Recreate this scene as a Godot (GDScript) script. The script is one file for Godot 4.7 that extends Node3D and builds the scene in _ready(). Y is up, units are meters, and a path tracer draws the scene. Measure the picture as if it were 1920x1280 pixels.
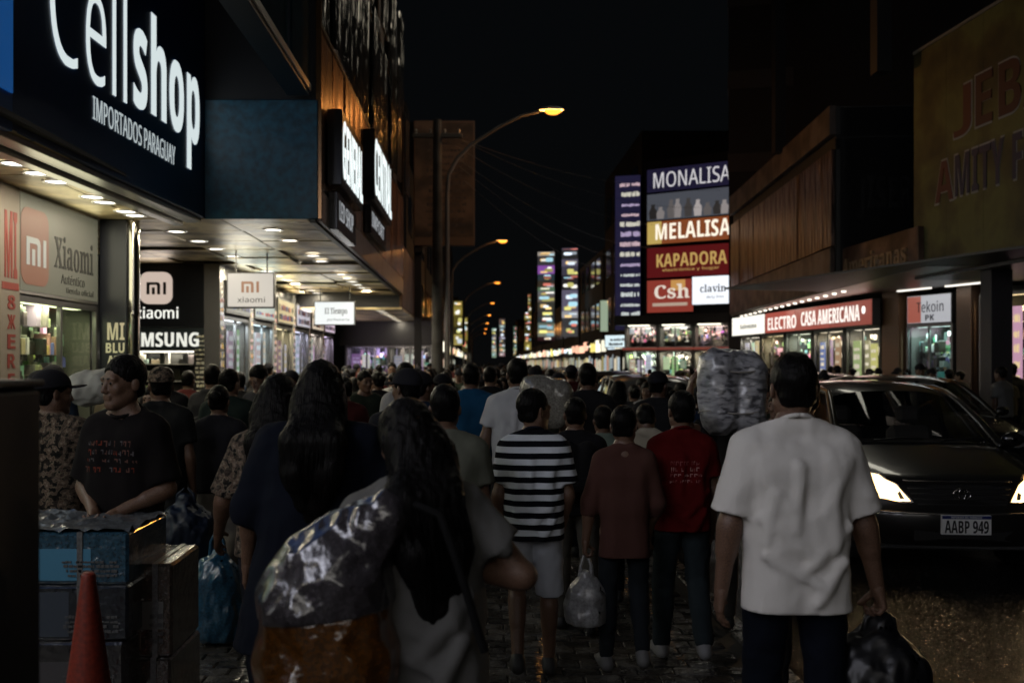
extends Node3D
# A packed shopping street at night: shop fronts under a lit canopy on the left, a car and dark facades on the right, a crowd walking away.
# Metres; x to the right, the street runs towards -z, the camera stands 1.8 m over the paving at the origin.

var rng := RandomNumberGenerator.new()
var taken := {}
var mats := {}
var tex := {}
var sans: SystemFont
var bold: SystemFont
var serif: SystemFont
const ORDER := ["first", "second", "third", "fourth", "fifth", "sixth", "seventh", "eighth", "ninth", "tenth", "eleventh", "twelfth", "thirteenth", "fourteenth", "fifteenth", "sixteenth", "seventeenth"]
var specs := []
var made := []
var crease := FastNoiseLite.new()
var pleat := FastNoiseLite.new()

func _ready() -> void:
	# ---- camera, sky, exposure ----
	var cam := Camera3D.new()
	cam.name = "camera"
	cam.position = Vector3(0, 1.8, 0)
	cam.set_frustum(2.0 * 0.1 * 640.0 / 1867.0, Vector2(65, 40) * 0.1 / 1867.0, 0.1, 900.0)   # a 35 mm lens shifted a little right and up
	cam.current = true
	add_child(cam)
	var lens := CameraAttributesPhysical.new()
	lens.exposure_aperture = 2.4
	lens.frustum_focus_distance = 5.9
	lens.frustum_focal_length = 35.0
	var sky := ProceduralSkyMaterial.new()
	sky.sky_top_color = Color(0.016, 0.021, 0.026)
	sky.sky_horizon_color = Color(0.026, 0.027, 0.029)
	sky.ground_horizon_color = Color(0.03, 0.03, 0.03)
	sky.ground_bottom_color = Color(0.02, 0.02, 0.02)
	var env := Environment.new()
	env.background_mode = Environment.BG_SKY
	env.sky = Sky.new()
	env.sky.sky_material = sky
	env.tonemap_mode = Environment.TONE_MAPPER_LINEAR
	env.tonemap_exposure = 1.22
	env.sdfgi_enabled = true
	env.ssao_enabled = true
	env.ssil_enabled = true
	var we := WorldEnvironment.new()
	we.name = "night"
	we.environment = env
	we.camera_attributes = lens
	add_child(we)

	rng.seed = 7
	crease.seed = 3
	crease.frequency = 1.0
	crease.noise_type = FastNoiseLite.TYPE_SIMPLEX_SMOOTH
	crease.fractal_octaves = 2
	pleat.seed = 8
	pleat.frequency = 1.0
	pleat.noise_type = FastNoiseLite.TYPE_SIMPLEX_SMOOTH
	pleat.fractal_type = FastNoiseLite.FRACTAL_RIDGED
	pleat.fractal_octaves = 2
	sans = font("Droid Sans", 400)
	bold = font("Droid Sans", 700)
	serif = font("Droid Serif", 700)
	textures()
	ground()
	left_side()
	right_side()
	far_street()
	street_lamps()
	cars()
	people()
	small_things()

# ---------------------------------------------------------------- helpers
func font(family: String, weight: int) -> SystemFont:
	var f := SystemFont.new()
	f.font_names = PackedStringArray([family])
	f.font_weight = weight
	return f

func numbered(called: String) -> String:
	taken[called] = taken.get(called, -1) + 1
	return called if taken[called] == 0 else "%s_%03d" % [called, taken[called]]

func tag(o: Node3D, label := "", category := "", group := "", kind := "") -> Node3D:
	if label: o.set_meta("label", label)
	if category: o.set_meta("category", category)
	if group: o.set_meta("group", group)
	if kind: o.set_meta("kind", kind)
	return o

func thing(called: String, label: String, category: String, xf := Transform3D.IDENTITY, group := "") -> Node3D:
	var o := Node3D.new()
	o.name = numbered(called)
	add_child(o)
	o.transform = xf
	tag(o, label, category, group)
	return o

func obj(called: String, shape, m: Material, parent: Node3D = null) -> MeshInstance3D:
	var o := MeshInstance3D.new()
	o.mesh = shape.commit() if shape is SurfaceTool else shape
	o.material_override = m
	if parent == null:
		o.name = numbered(called)
		add_child(o)
	else:
		o.name = called
		parent.add_child(o, true)
	return o

func begin() -> SurfaceTool:
	var st := SurfaceTool.new()
	st.begin(Mesh.PRIMITIVE_TRIANGLES)
	return st

func tri(st: SurfaceTool, a: Vector3, b: Vector3, c: Vector3, n := Vector3.ZERO) -> void:
	var g := (c - a).cross(b - a)
	if n == Vector3.ZERO:
		n = g.normalized()
	if g.dot(n) < 0.0:
		var t := b
		b = c
		c = t
	for p in [a, b, c]:
		st.set_normal(n)
		st.set_uv(Vector2(p.x, -p.y) if absf(n.z) >= absf(n.x) and absf(n.z) >= absf(n.y) else Vector2(p.z, -p.y) if absf(n.x) >= absf(n.y) else Vector2(p.x, p.z))
		st.add_vertex(p)

func quad(st: SurfaceTool, a: Vector3, b: Vector3, c: Vector3, d: Vector3, n := Vector3.ZERO) -> void:
	if n == Vector3.ZERO:
		n = (c - a).cross(b - d).normalized()
	tri(st, a, b, c, n)
	tri(st, a, c, d, n)

# a box from lo to hi with chamfered edges
func bx(st: SurfaceTool, x0: float, x1: float, y0: float, y1: float, z0: float, z1: float, e := 0.0) -> void:
	var lo := Vector3(minf(x0, x1), minf(y0, y1), minf(z0, z1))
	var hi := Vector3(maxf(x0, x1), maxf(y0, y1), maxf(z0, z1))
	var mid := (lo + hi) / 2.0
	var half := (hi - lo) / 2.0
	for ax in 3:
		var bb := (ax + 1) % 3
		var cc := (ax + 2) % 3
		for s in [-1.0, 1.0]:
			var n := Vector3.ZERO
			n[ax] = s
			var p := []
			for k in [[-1.0, -1.0], [1.0, -1.0], [1.0, 1.0], [-1.0, 1.0]]:
				var v := mid
				v[ax] += s * half[ax]
				v[bb] += k[0] * (half[bb] - e)
				v[cc] += k[1] * (half[cc] - e)
				p.append(v)
			quad(st, p[0], p[1], p[2], p[3], n)
	if e <= 0.0:
		return
	for ax in 3:
		var bb := (ax + 1) % 3
		var cc := (ax + 2) % 3
		for s in [-1.0, 1.0]:
			for t in [-1.0, 1.0]:
				var p := []
				for k in [[-1.0, 1.0], [1.0, 1.0], [1.0, 0.0], [-1.0, 0.0]]:
					var v := mid
					v[ax] += k[0] * (half[ax] - e)
					v[bb] += s * (half[bb] - (0.0 if k[1] > 0.5 else e))
					v[cc] += t * (half[cc] - (e if k[1] > 0.5 else 0.0))
					p.append(v)
				var n := Vector3.ZERO
				n[bb] = s
				n[cc] = t
				quad(st, p[0], p[1], p[2], p[3], n.normalized())
	for s in [-1.0, 1.0]:
		for t in [-1.0, 1.0]:
			for u in [-1.0, 1.0]:
				var k := mid + half * Vector3(s, t, u)
				tri(st, k - Vector3(0, t, u) * e, k - Vector3(s, 0, u) * e, k - Vector3(s, t, 0) * e, Vector3(s, t, u).normalized())

func box(called: String, x0: float, x1: float, y0: float, y1: float, z0: float, z1: float, m: Material, parent: Node3D, e := 0.0) -> MeshInstance3D:
	var st := begin()
	bx(st, x0, x1, y0, y1, z0, z1, e)
	return obj(called, st, m, parent)

# a smooth sheet through rows of points; round_: the last column meets the first
func sheet(st: SurfaceTool, rows: Array, round_ := false, flip := false) -> void:
	var nr := rows.size()
	var nc: int = rows[0].size()
	var ns := []
	for r in nr:
		var line := []
		for k in nc:
			var a: Vector3 = rows[maxi(r - 1, 0)][k]
			var b: Vector3 = rows[mini(r + 1, nr - 1)][k]
			var c: Vector3 = rows[r][(k - 1 + nc) % nc if round_ else maxi(k - 1, 0)]
			var d: Vector3 = rows[r][(k + 1) % nc if round_ else mini(k + 1, nc - 1)]
			var n := (d - c).cross(b - a)
			line.append((-n if flip else n).normalized())
		ns.append(line)
	for r in nr - 1:
		for k in (nc if round_ else nc - 1):
			var q := (k + 1) % nc
			var ids := [[r, k], [r, q], [r + 1, q], [r, k], [r + 1, q], [r + 1, k]]
			if not flip:
				ids = [[r, k], [r + 1, q], [r, q], [r, k], [r + 1, k], [r + 1, q]]
			for e in ids:
				st.set_normal(ns[e[0]][e[1]])
				st.set_uv(Vector2(float(e[1]) / maxf(nc - 1, 1), float(e[0]) / (nr - 1)))
				st.add_vertex(rows[e[0]][e[1]])

func tube(st: SurfaceTool, pts: Array, radii, sides := 8) -> void:
	var rows := []
	var side := Vector3.ZERO
	for i in pts.size():
		var t: Vector3 = (pts[mini(i + 1, pts.size() - 1)] - pts[maxi(i - 1, 0)]).normalized()
		side = (Vector3.RIGHT if absf(t.x) < 0.9 else Vector3.UP) if side == Vector3.ZERO else side
		side = (side - t * side.dot(t)).normalized()
		var up := t.cross(side)
		var r: float = radii[i] if radii is Array else radii
		var line := []
		for k in sides:
			var a := TAU * k / sides
			line.append(pts[i] + (side * cos(a) + up * sin(a)) * r)
		rows.append(line)
	for last in [0, rows.size() - 1]:
		var dot_ := []
		for k in sides:
			dot_.append(pts[last] + (rows[last][k] - pts[last]) * 0.01)
		if last == 0: rows.push_front(dot_)
		else: rows.push_back(dot_)
	sheet(st, rows, true)

func lathe(st: SurfaceTool, profile: Array, sides := 20, at := Vector3.ZERO) -> void:
	var rows := []
	for p in profile:
		var line := []
		for k in sides:
			var a := -TAU * k / sides
			line.append(at + Vector3(cos(a) * p[0], p[1], sin(a) * p[0]))
		rows.append(line)
	sheet(st, rows, true)

func prism(st: SurfaceTool, poly: PackedVector2Array, z0: float, z1: float) -> void:
	var ids := Geometry2D.triangulate_polygon(poly)
	for i in range(0, ids.size(), 3):
		for z in [z0, z1]:
			var p := []
			for k in 3:
				p.append(Vector3(poly[ids[i + k]].x, poly[ids[i + k]].y, z))
			tri(st, p[0], p[1], p[2], Vector3(0, 0, 1 if z == maxf(z0, z1) else -1))
	var turn := 1.0 if Geometry2D.is_polygon_clockwise(poly) else -1.0
	for i in poly.size():
		var a := poly[i]
		var b := poly[(i + 1) % poly.size()]
		var n := Vector3(a.y - b.y, b.x - a.x, 0).normalized() * turn
		quad(st, Vector3(a.x, a.y, z0), Vector3(b.x, b.y, z0), Vector3(b.x, b.y, z1), Vector3(a.x, a.y, z1), n)

# lettering fitted to a rectangle, standing from z to z + depth
func text(st: SurfaceTool, words: String, f: Font, x0: float, y0: float, x1: float, y1: float, z: float, depth := 0.02) -> void:
	var t := TextMesh.new()
	t.font = f
	t.text = words
	t.font_size = 64
	t.pixel_size = 0.01
	t.depth = 0.1
	t.curve_step = 3.0
	var b := t.get_aabb()
	var s := Vector3((x1 - x0) / b.size.x, (y1 - y0) / b.size.y, depth / 0.1)
	var xf := Transform3D(Basis.from_scale(s), Vector3(x0, y0, z) - b.position * s)
	st.append_from(t, 0, xf)

func frame(a: Vector2, b: Vector2) -> Transform3D:   # a wall from a to b (x, metres down the street), seen with a on the left: x along it, z out of it
	var p := Vector3(a.x, 0, -a.y)
	var x := (Vector3(b.x, 0, -b.y) - p).normalized()
	return Transform3D(Basis(x, Vector3.UP, x.cross(Vector3.UP)), p)

func area(where: Vector3, towards: Vector3, size: Vector2, color: Color, energy: float, parent: Node3D = null) -> void:
	var l := AreaLight3D.new()
	l.name = "light"
	l.area_size = size
	l.light_color = color
	l.light_energy = energy
	l.shadow_enabled = true
	l.set("area_range", 60.0)
	(self if parent == null else parent).add_child(l, true)
	var up := Vector3.UP if absf(towards.y) < 0.9 else Vector3.FORWARD
	l.transform = Transform3D(Basis.looking_at(towards, up), where)

# ---------------------------------------------------------------- materials
func lin(r: float, g: float, b: float) -> Color:
	return Color(r, g, b).linear_to_srgb()

func mat(r: float, g: float, b: float, rough := 0.6, metal := 0.0) -> StandardMaterial3D:
	var key := "%f,%f,%f,%f,%f" % [r, g, b, rough, metal]
	if not mats.has(key):
		var m := StandardMaterial3D.new()
		m.albedo_color = lin(r, g, b)
		m.roughness = rough
		m.metallic = metal
		mats[key] = m
	return mats[key]

func glow(r: float, g: float, b: float, e := 1.0) -> StandardMaterial3D:
	var key := "glow%f,%f,%f,%f" % [r, g, b, e]
	if not mats.has(key):
		var m := StandardMaterial3D.new()
		m.albedo_color = lin(0.06, 0.06, 0.06)
		m.roughness = 0.5
		m.emission_enabled = true
		m.emission = lin(r, g, b)
		m.emission_energy_multiplier = e
		mats[key] = m
	return mats[key]

func noise_tex(key: String, freq: float, oct: int, size := 256, kind := FastNoiseLite.TYPE_SIMPLEX_SMOOTH) -> NoiseTexture2D:
	if not tex.has(key):
		var n := FastNoiseLite.new()
		n.seed = hash(key) % 1000
		n.noise_type = kind
		n.frequency = freq
		n.fractal_octaves = oct
		var t := NoiseTexture2D.new()
		t.width = size
		t.height = size
		t.seamless = true
		t.noise = n
		tex[key] = t
	return tex[key]

func ramped(key: String, freq: float, oct: int, stops: Array, size := 256) -> NoiseTexture2D:
	if not tex.has(key):
		var t: NoiseTexture2D = noise_tex(key, freq, oct, size)
		var g := Gradient.new()
		g.offsets = PackedFloat32Array()
		g.colors = PackedColorArray()
		var os := PackedFloat32Array()
		var cs := PackedColorArray()
		for s in stops:
			os.append(s[0])
			cs.append(s[1])
		g.offsets = os
		g.colors = cs
		t.color_ramp = g
	return tex[key]

# a copy of a material with a triplanar colour grain and relief
func grain(base: StandardMaterial3D, key: String, color: Texture2D, scale: Vector3, bump: Texture2D = null, height := 0.0, rough: Texture2D = null) -> StandardMaterial3D:
	if not mats.has(key):
		var m: StandardMaterial3D = base.duplicate()
		m.uv1_triplanar = true
		m.uv1_world_triplanar = true
		m.uv1_scale = scale
		m.albedo_texture = color
		if bump:
			m.heightmap_enabled = true
			m.heightmap_texture = bump
			m.heightmap_scale = height
		if rough:
			m.roughness_texture = rough
		mats[key] = m
	return mats[key]

func textures() -> void:
	noise_tex("fine", 0.05, 4)
	ramped("weave", 0.12, 2, [[0.0, Color(0.86, 0.86, 0.86)], [1.0, Color(1, 1, 1)]])
	noise_tex("cloud", 0.012, 4)
	ramped("speckle", 0.08, 3, [[0.0, Color(0.55, 0.55, 0.55)], [0.5, Color(0.8, 0.8, 0.8)], [1.0, Color(1, 1, 1)]])
	ramped("stain", 0.01, 5, [[0.0, Color(0.45, 0.43, 0.4)], [0.45, Color(0.8, 0.78, 0.76)], [0.7, Color(1, 1, 1)], [1.0, Color(0.9, 0.9, 0.9)]])
	ramped("wet", 0.02, 4, [[0.0, Color(0.35, 0.35, 0.35)], [0.5, Color(0.6, 0.6, 0.6)], [1.0, Color(1, 1, 1)]])

func pane() -> StandardMaterial3D:
	if not mats.has("pane"):
		var m := StandardMaterial3D.new()
		m.albedo_color = Color(0.05, 0.06, 0.06, 0.02)
		m.transparency = BaseMaterial3D.TRANSPARENCY_ALPHA
		m.roughness = 0.05
		m.metallic_specular = 0.22
		mats["pane"] = m
	return mats["pane"]

func tinted() -> StandardMaterial3D:
	if not mats.has("tinted"):
		var m := StandardMaterial3D.new()
		m.vertex_color_use_as_albedo = true
		m.roughness = 0.45
		mats["tinted"] = m
	return mats["tinted"]

# ---------------------------------------------------------------- the setting
func ground() -> void:
	var st := begin()
	quad(st, Vector3(-400, -0.13, 60), Vector3(400, -0.13, 60), Vector3(400, -0.13, -600), Vector3(-400, -0.13, -600), Vector3.UP)
	tag(obj("ground", st, mat(0.04, 0.04, 0.04, 0.9)), "", "", "", "structure")
	var asphalt := grain(mat(0.014, 0.0135, 0.013, 0.2), "asphalt", noise_tex("speckle", 0, 0), Vector3(1.1, 1.1, 1.1), noise_tex("grit", 0.13, 3, 512), 3.0)
	st = begin()
	bx(st, 1.86, 9.0, -0.126, -0.1, 8, -400)
	asphalt.metallic_specular = 0.2
	var road := tag(obj("road", st, asphalt), "", "", "", "structure")
	st = begin()                                            # smooth stone grains added on the asphalt to catch headlight glints
	var dome := []
	for i in 4:
		var line := []
		for k in 7:
			line.append(Vector3(cos(TAU * k / 7) * cos(i * 0.5), sin(i * 0.5) * 0.5, -sin(TAU * k / 7) * cos(i * 0.5)))
		dome.append(line)
	sheet(st, dome, true)
	var grains := MultiMesh.new()
	grains.transform_format = MultiMesh.TRANSFORM_3D
	grains.mesh = st.commit()
	grains.instance_count = 9000
	for i in 9000:
		var r := rng.randf_range(0.004, 0.012)
		var where := Vector3(rng.randf_range(1.88, 5.6), -0.101, -4.2 - 6.0 * rng.randf())
		grains.set_instance_transform(i, Transform3D(Basis.from_euler(Vector3(rng.randf_range(-0.35, 0.35), rng.randf() * TAU, rng.randf_range(-0.35, 0.35))).scaled(Vector3(r, r, r * rng.randf_range(0.7, 1.5))), where))
	var gr := MultiMeshInstance3D.new()
	gr.name = "glint_grains"
	gr.multimesh = grains
	gr.material_override = mat(0.02, 0.019, 0.018, 0.12)
	gr.set_meta("kind", "stuff")
	road.add_child(gr)
	var bed := grain(mat(0.035, 0.033, 0.03, 0.9), "bed", noise_tex("stain", 0, 0), Vector3(0.4, 0.4, 0.4), noise_tex("fine", 0, 0), 0.5)
	st = begin()
	bx(st, -12, 1.7, -0.126, -0.014, 8, -400)
	var pave := tag(obj("pavement", st, bed), "", "", "", "structure")
	st = begin()
	bx(st, 9.16, 30, -0.126, 0.0, 8, -400)
	tag(obj("pavement", st, bed), "", "", "", "structure")
	# setts: the nearest ones laid singly, the rest as one mass
	var tones := []
	for k in 5:
		var v := 0.06 + 0.022 * k
		tones.append(grain(mat(v, v * 0.95, v * 0.88, 0.45), "sett%d" % k, noise_tex("stain", 0, 0), Vector3(1.3, 1.3, 1.3), noise_tex("fine", 0, 0), 0.5, noise_tex("wet", 0, 0)))
	var shapes := []
	for k in 6:
		st = begin()
		bx(st, -0.104, 0.104, -0.05, 0.0, -0.066, 0.066, 0.007)
		shapes.append(st.commit())
	var rest := []
	var n := 0
	var row := 0
	var d := 3.0
	while d < 22.0:
		var x := -4.6 + (0.11 if row % 2 else 0.0)
		while x < 1.58:
			var t := Transform3D(Basis.from_euler(Vector3(rng.randf_range(-0.02, 0.02), rng.randf_range(-0.03, 0.03), rng.randf_range(-0.02, 0.02))), Vector3(x + rng.randf_range(-0.004, 0.004), rng.randf_range(-0.004, 0.004), -d))
			if d > 5.5 and d < 7.4 and x > -2.3 and x < 1.6 and n < 300 and not (x > -0.9 and x < -0.1):
				var o := obj("sett", shapes[n % 6], tones[rng.randi() % 5], pave)
				o.transform = t
				n += 1
			else:
				rest.append(t)
			x += 0.217
		d += 0.141
		row += 1
	var mm := MultiMesh.new()
	mm.transform_format = MultiMesh.TRANSFORM_3D
	mm.mesh = shapes[0]
	mm.instance_count = rest.size()
	for i in rest.size():
		mm.set_instance_transform(i, rest[i])
	var mi := MultiMeshInstance3D.new()
	mi.name = "setts"
	mi.multimesh = mm
	mi.material_override = tones[2]
	mi.set_meta("kind", "stuff")
	pave.add_child(mi)
	var kerb := tag(obj("kerb", begin_box(1.7, 1.85, -0.126, -0.02, 8, -400), mat(0.1, 0.1, 0.1, 0.7)), "", "", "", "structure")
	for k in 30:
		box("kerb_stone", 1.702, 1.852, -0.12, 0.0, -4.0 - k * 0.9, -4.88 - k * 0.9, tones[k % 5], kerb, 0.012)

func begin_box(x0: float, x1: float, y0: float, y1: float, z0: float, z1: float) -> SurfaceTool:
	var st := begin()
	bx(st, x0, x1, y0, y1, z0, z1)
	return st

# goods on shelves: many small boxes, packets and hanging cards
func goods(u0: float, u1: float, ys: Array, w: float, tall: float, bright: float, warm: Color) -> SurfaceTool:
	var st := begin()
	for y in ys:
		var u := u0 + 0.03
		while u < u1 - 0.06:
			var a := rng.randf_range(0.05, 0.2)
			var h := rng.randf_range(0.3, 0.95) * tall
			var c := Color.from_hsv(rng.randf(), rng.randf_range(0.0, 0.75), 1.0)
			if rng.randf() < 0.45:
				c = Color(1, 1, 1).lerp(warm, rng.randf())
			var b := bright * rng.randf_range(0.15, 1.0)
			if rng.randf() < 0.42:
				b *= 0.04
			st.set_color(Color(c.r * b, c.g * b, c.b * b))
			if rng.randf() < 0.85:
				bx(st, u, u + a * 0.92, y, y + h, w + rng.randf_range(0.0, 0.06), w + rng.randf_range(0.14, 0.26), 0.004)
			u += a
	return st

# small packets and cards hung close together behind a window
func cards(u0: float, u1: float, y0: float, y1: float, w: float, n: int, bright: float, warm: Color) -> SurfaceTool:
	var st := begin()
	for i in n:
		var a := rng.randf_range(0.035, 0.13)
		var h := rng.randf_range(0.04, 0.17)
		var u := rng.randf_range(u0, u1 - a)
		var y := rng.randf_range(y0, y1 - h)
		var c := Color(1, 1, 1).lerp(warm, rng.randf()) if rng.randf() < 0.6 else Color.from_hsv(rng.randf(), rng.randf_range(0.3, 0.85), 1.0)
		var b := bright * pow(rng.randf(), 1.7)
		st.set_color(Color(c.r * b, c.g * b, c.b * b))
		var z := w - rng.randf_range(0.0, 0.3)
		bx(st, u, u + a, y, y + h, z - rng.randf_range(0.012, 0.06), z)
	return st

func bay(xf: Transform3D, u0: float, u1: float, y0: float, y1: float, deep: float, tint: Color, e: float, label: String, look := 0) -> Node3D:
	var o := thing("shop_window", label, "shop window", xf * Transform3D(Basis(), Vector3((u0 + u1) / 2, 0, 0)), "lit shop windows along the street")
	var h := (u1 - u0) / 2
	var shell := mat(0.05, 0.05, 0.045, 0.7)
	box("back_wall", -h, h, y0, y1, -deep - 0.06, -deep, shell, o)
	box("side_wall", -h, -h + 0.05, y0, y1, -deep, -0.08, shell, o)
	box("side_wall", h - 0.05, h, y0, y1, -deep, -0.08, shell, o)
	box("ceiling", -h, h, y1, y1 + 0.06, -deep - 0.06, -0.06, shell, o)
	box("floor", -h, h, y0 - 0.06, y0, -deep - 0.06, -0.06, mat(0.2, 0.2, 0.2, 0.4), o)
	var ys := []
	var y := y0 + 0.35
	while y < y1 - 0.25:
		ys.append(y)
		box("shelf", -h + 0.06, h - 0.06, y - 0.025, y, -deep + 0.01, -deep + 0.32, mat(0.35, 0.34, 0.32, 0.5), o)
		y += 0.38
	tag(obj("goods", goods(-h + 0.06, h - 0.06, ys, -deep + 0.02, 0.34, 0.5, tint), tinted(), o), "", "", "", "stuff")
	if look == 1 or look == 3:                              # a dark counter and things hung close behind the glass
		tag(obj("hanging_goods", goods(-h + 0.1, h * 0.3, [y0 + 0.9, y0 + 1.25, y0 + 1.6, y0 + 1.95], -0.4, 0.3, 0.6, tint), tinted(), o), "", "", "", "stuff")
	if look >= 2:                                           # posters on the glass, made to glow in place of light on their fronts
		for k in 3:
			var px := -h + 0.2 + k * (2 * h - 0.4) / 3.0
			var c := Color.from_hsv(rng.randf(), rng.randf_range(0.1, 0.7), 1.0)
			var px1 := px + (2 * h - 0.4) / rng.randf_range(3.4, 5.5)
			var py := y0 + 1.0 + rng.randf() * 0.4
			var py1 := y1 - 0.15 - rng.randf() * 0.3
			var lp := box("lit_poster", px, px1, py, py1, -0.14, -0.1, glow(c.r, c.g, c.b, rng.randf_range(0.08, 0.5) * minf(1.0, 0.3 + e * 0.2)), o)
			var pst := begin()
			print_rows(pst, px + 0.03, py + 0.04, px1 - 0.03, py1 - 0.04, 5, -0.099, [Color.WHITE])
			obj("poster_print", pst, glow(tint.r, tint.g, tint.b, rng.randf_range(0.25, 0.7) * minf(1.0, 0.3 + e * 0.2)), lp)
	tag(obj("hung_goods", cards(-h + 0.06, h - 0.06, y0 + 0.2, y1 - 0.15, -0.28, int((190 if look == 1 else 120) * h), 0.85, tint), tinted(), o), "", "", "", "stuff")
	box("pane", -h, h, y0, y1, -0.03, -0.022, pane(), o)
	for k in 3:
		var mu := -h + k * h
		box("mullion", mu - 0.03, mu + 0.03, y0, y1, -0.055, 0.0, mat(0.12, 0.12, 0.12, 0.35, 0.7), o)
	box("top_rail", -h, h, y1 - 0.05, y1 + 0.02, -0.056, 0.003, mat(0.12, 0.12, 0.12, 0.35, 0.7), o)
	box("ceiling_lamp", -h * 0.7, h * 0.7, y1 - 0.05, y1 - 0.002, -0.2, -0.08, glow(tint.r, tint.g, tint.b, 2.0), o)
	area(Vector3(0, y1 - 0.07, -0.14), Vector3(0, -1, -0.35).normalized(), Vector2(h * 1.4, 0.12), tint.linear_to_srgb(), e * 0.8, o)
	return o

func downlight(at: Vector3, first: Node3D, label: String, e: float) -> Node3D:
	if first:
		var c: Node3D = first.duplicate()
		c.name = numbered("recessed_downlight")
		add_child(c)
		c.position = at
		c.set_meta("label", label)
		return c
	var o := thing("recessed_downlight", label, "downlight", Transform3D(Basis(), at), "round downlights in the canopy ceilings")
	var st := begin()
	lathe(st, [[0.125, -0.002], [0.13, -0.014], [0.15, -0.014], [0.16, -0.001]], 20)
	obj("rim", st, mat(0.6, 0.6, 0.58, 0.3, 0.6), o)
	st = begin()
	lathe(st, [[0.001, -0.007], [0.1, -0.007], [0.122, -0.004], [0.122, -0.002]], 20)
	obj("lamp_lens", st, glow(1.0, 0.93, 0.8, 3.0), o)
	area(Vector3(0, -0.012, 0), Vector3.DOWN, Vector2(0.2, 0.2), lin(1.0, 0.88, 0.64), e * 1.7, o)
	return o

# the rounded phone-shop mark: an m and an i of square strokes
func mark(st: SurfaceTool, x: float, y: float, h: float, z0: float, z1: float) -> void:
	var s := h * 0.25
	bx(st, x, x + s, y, y + h, z0, z1)
	var arch := PackedVector2Array([Vector2(x + s, y + h), Vector2(x + h * 0.9, y + h), Vector2(x + h * 1.05, y + h * 0.94), Vector2(x + h * 1.12, y + h * 0.78), Vector2(x + h * 1.12, y), Vector2(x + h * 0.87, y), Vector2(x + h * 0.87, y + h * 0.72), Vector2(x + h * 0.8, y + h * 0.78), Vector2(x + s, y + h * 0.78)])
	prism(st, arch, z0, z1)
	bx(st, x + h * 0.44, x + h * 0.68, y, y + h * 0.58, z0, z1)
	bx(st, x + h * 1.36, x + h * 1.6, y, y + h, z0, z1)

func rounded(x0: float, y0: float, x1: float, y1: float, r: float) -> PackedVector2Array:
	var p := PackedVector2Array()
	for k in 4:
		var c := Vector2(x1 - r if k == 0 or k == 3 else x0 + r, y1 - r if k < 2 else y0 + r)
		for i in 7:
			var a := PI / 2 * (k + i / 6.0)
			p.append(c + Vector2(cos(a), sin(a)) * r)
	return p

# a panel of print: blocks of colour and rows of small marks, flat on a sign's face
func print_rows(st: SurfaceTool, x0: float, y0: float, x1: float, y1: float, rows: int, z: float, cols: Array) -> void:
	var dy := (y1 - y0) / rows
	for r in rows:
		var x := x0 + rng.randf_range(0.0, 0.12) * (x1 - x0)
		var big := rng.randf_range(0.4, 0.8)
		while x < x1 - 0.04 * (x1 - x0):
			var w := rng.randf_range(0.03, 0.1) * (x1 - x0)
			var c: Color = cols[rng.randi() % cols.size()]
			st.set_color(c)
			bx(st, x, minf(x + w * 0.8, x1), y0 + r * dy + dy * 0.12 * rng.randf(), y0 + r * dy + dy * big * rng.randf_range(0.7, 1.0), z, z + 0.004)
			x += w
			if rng.randf() < 0.12:
				x += w

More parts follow.
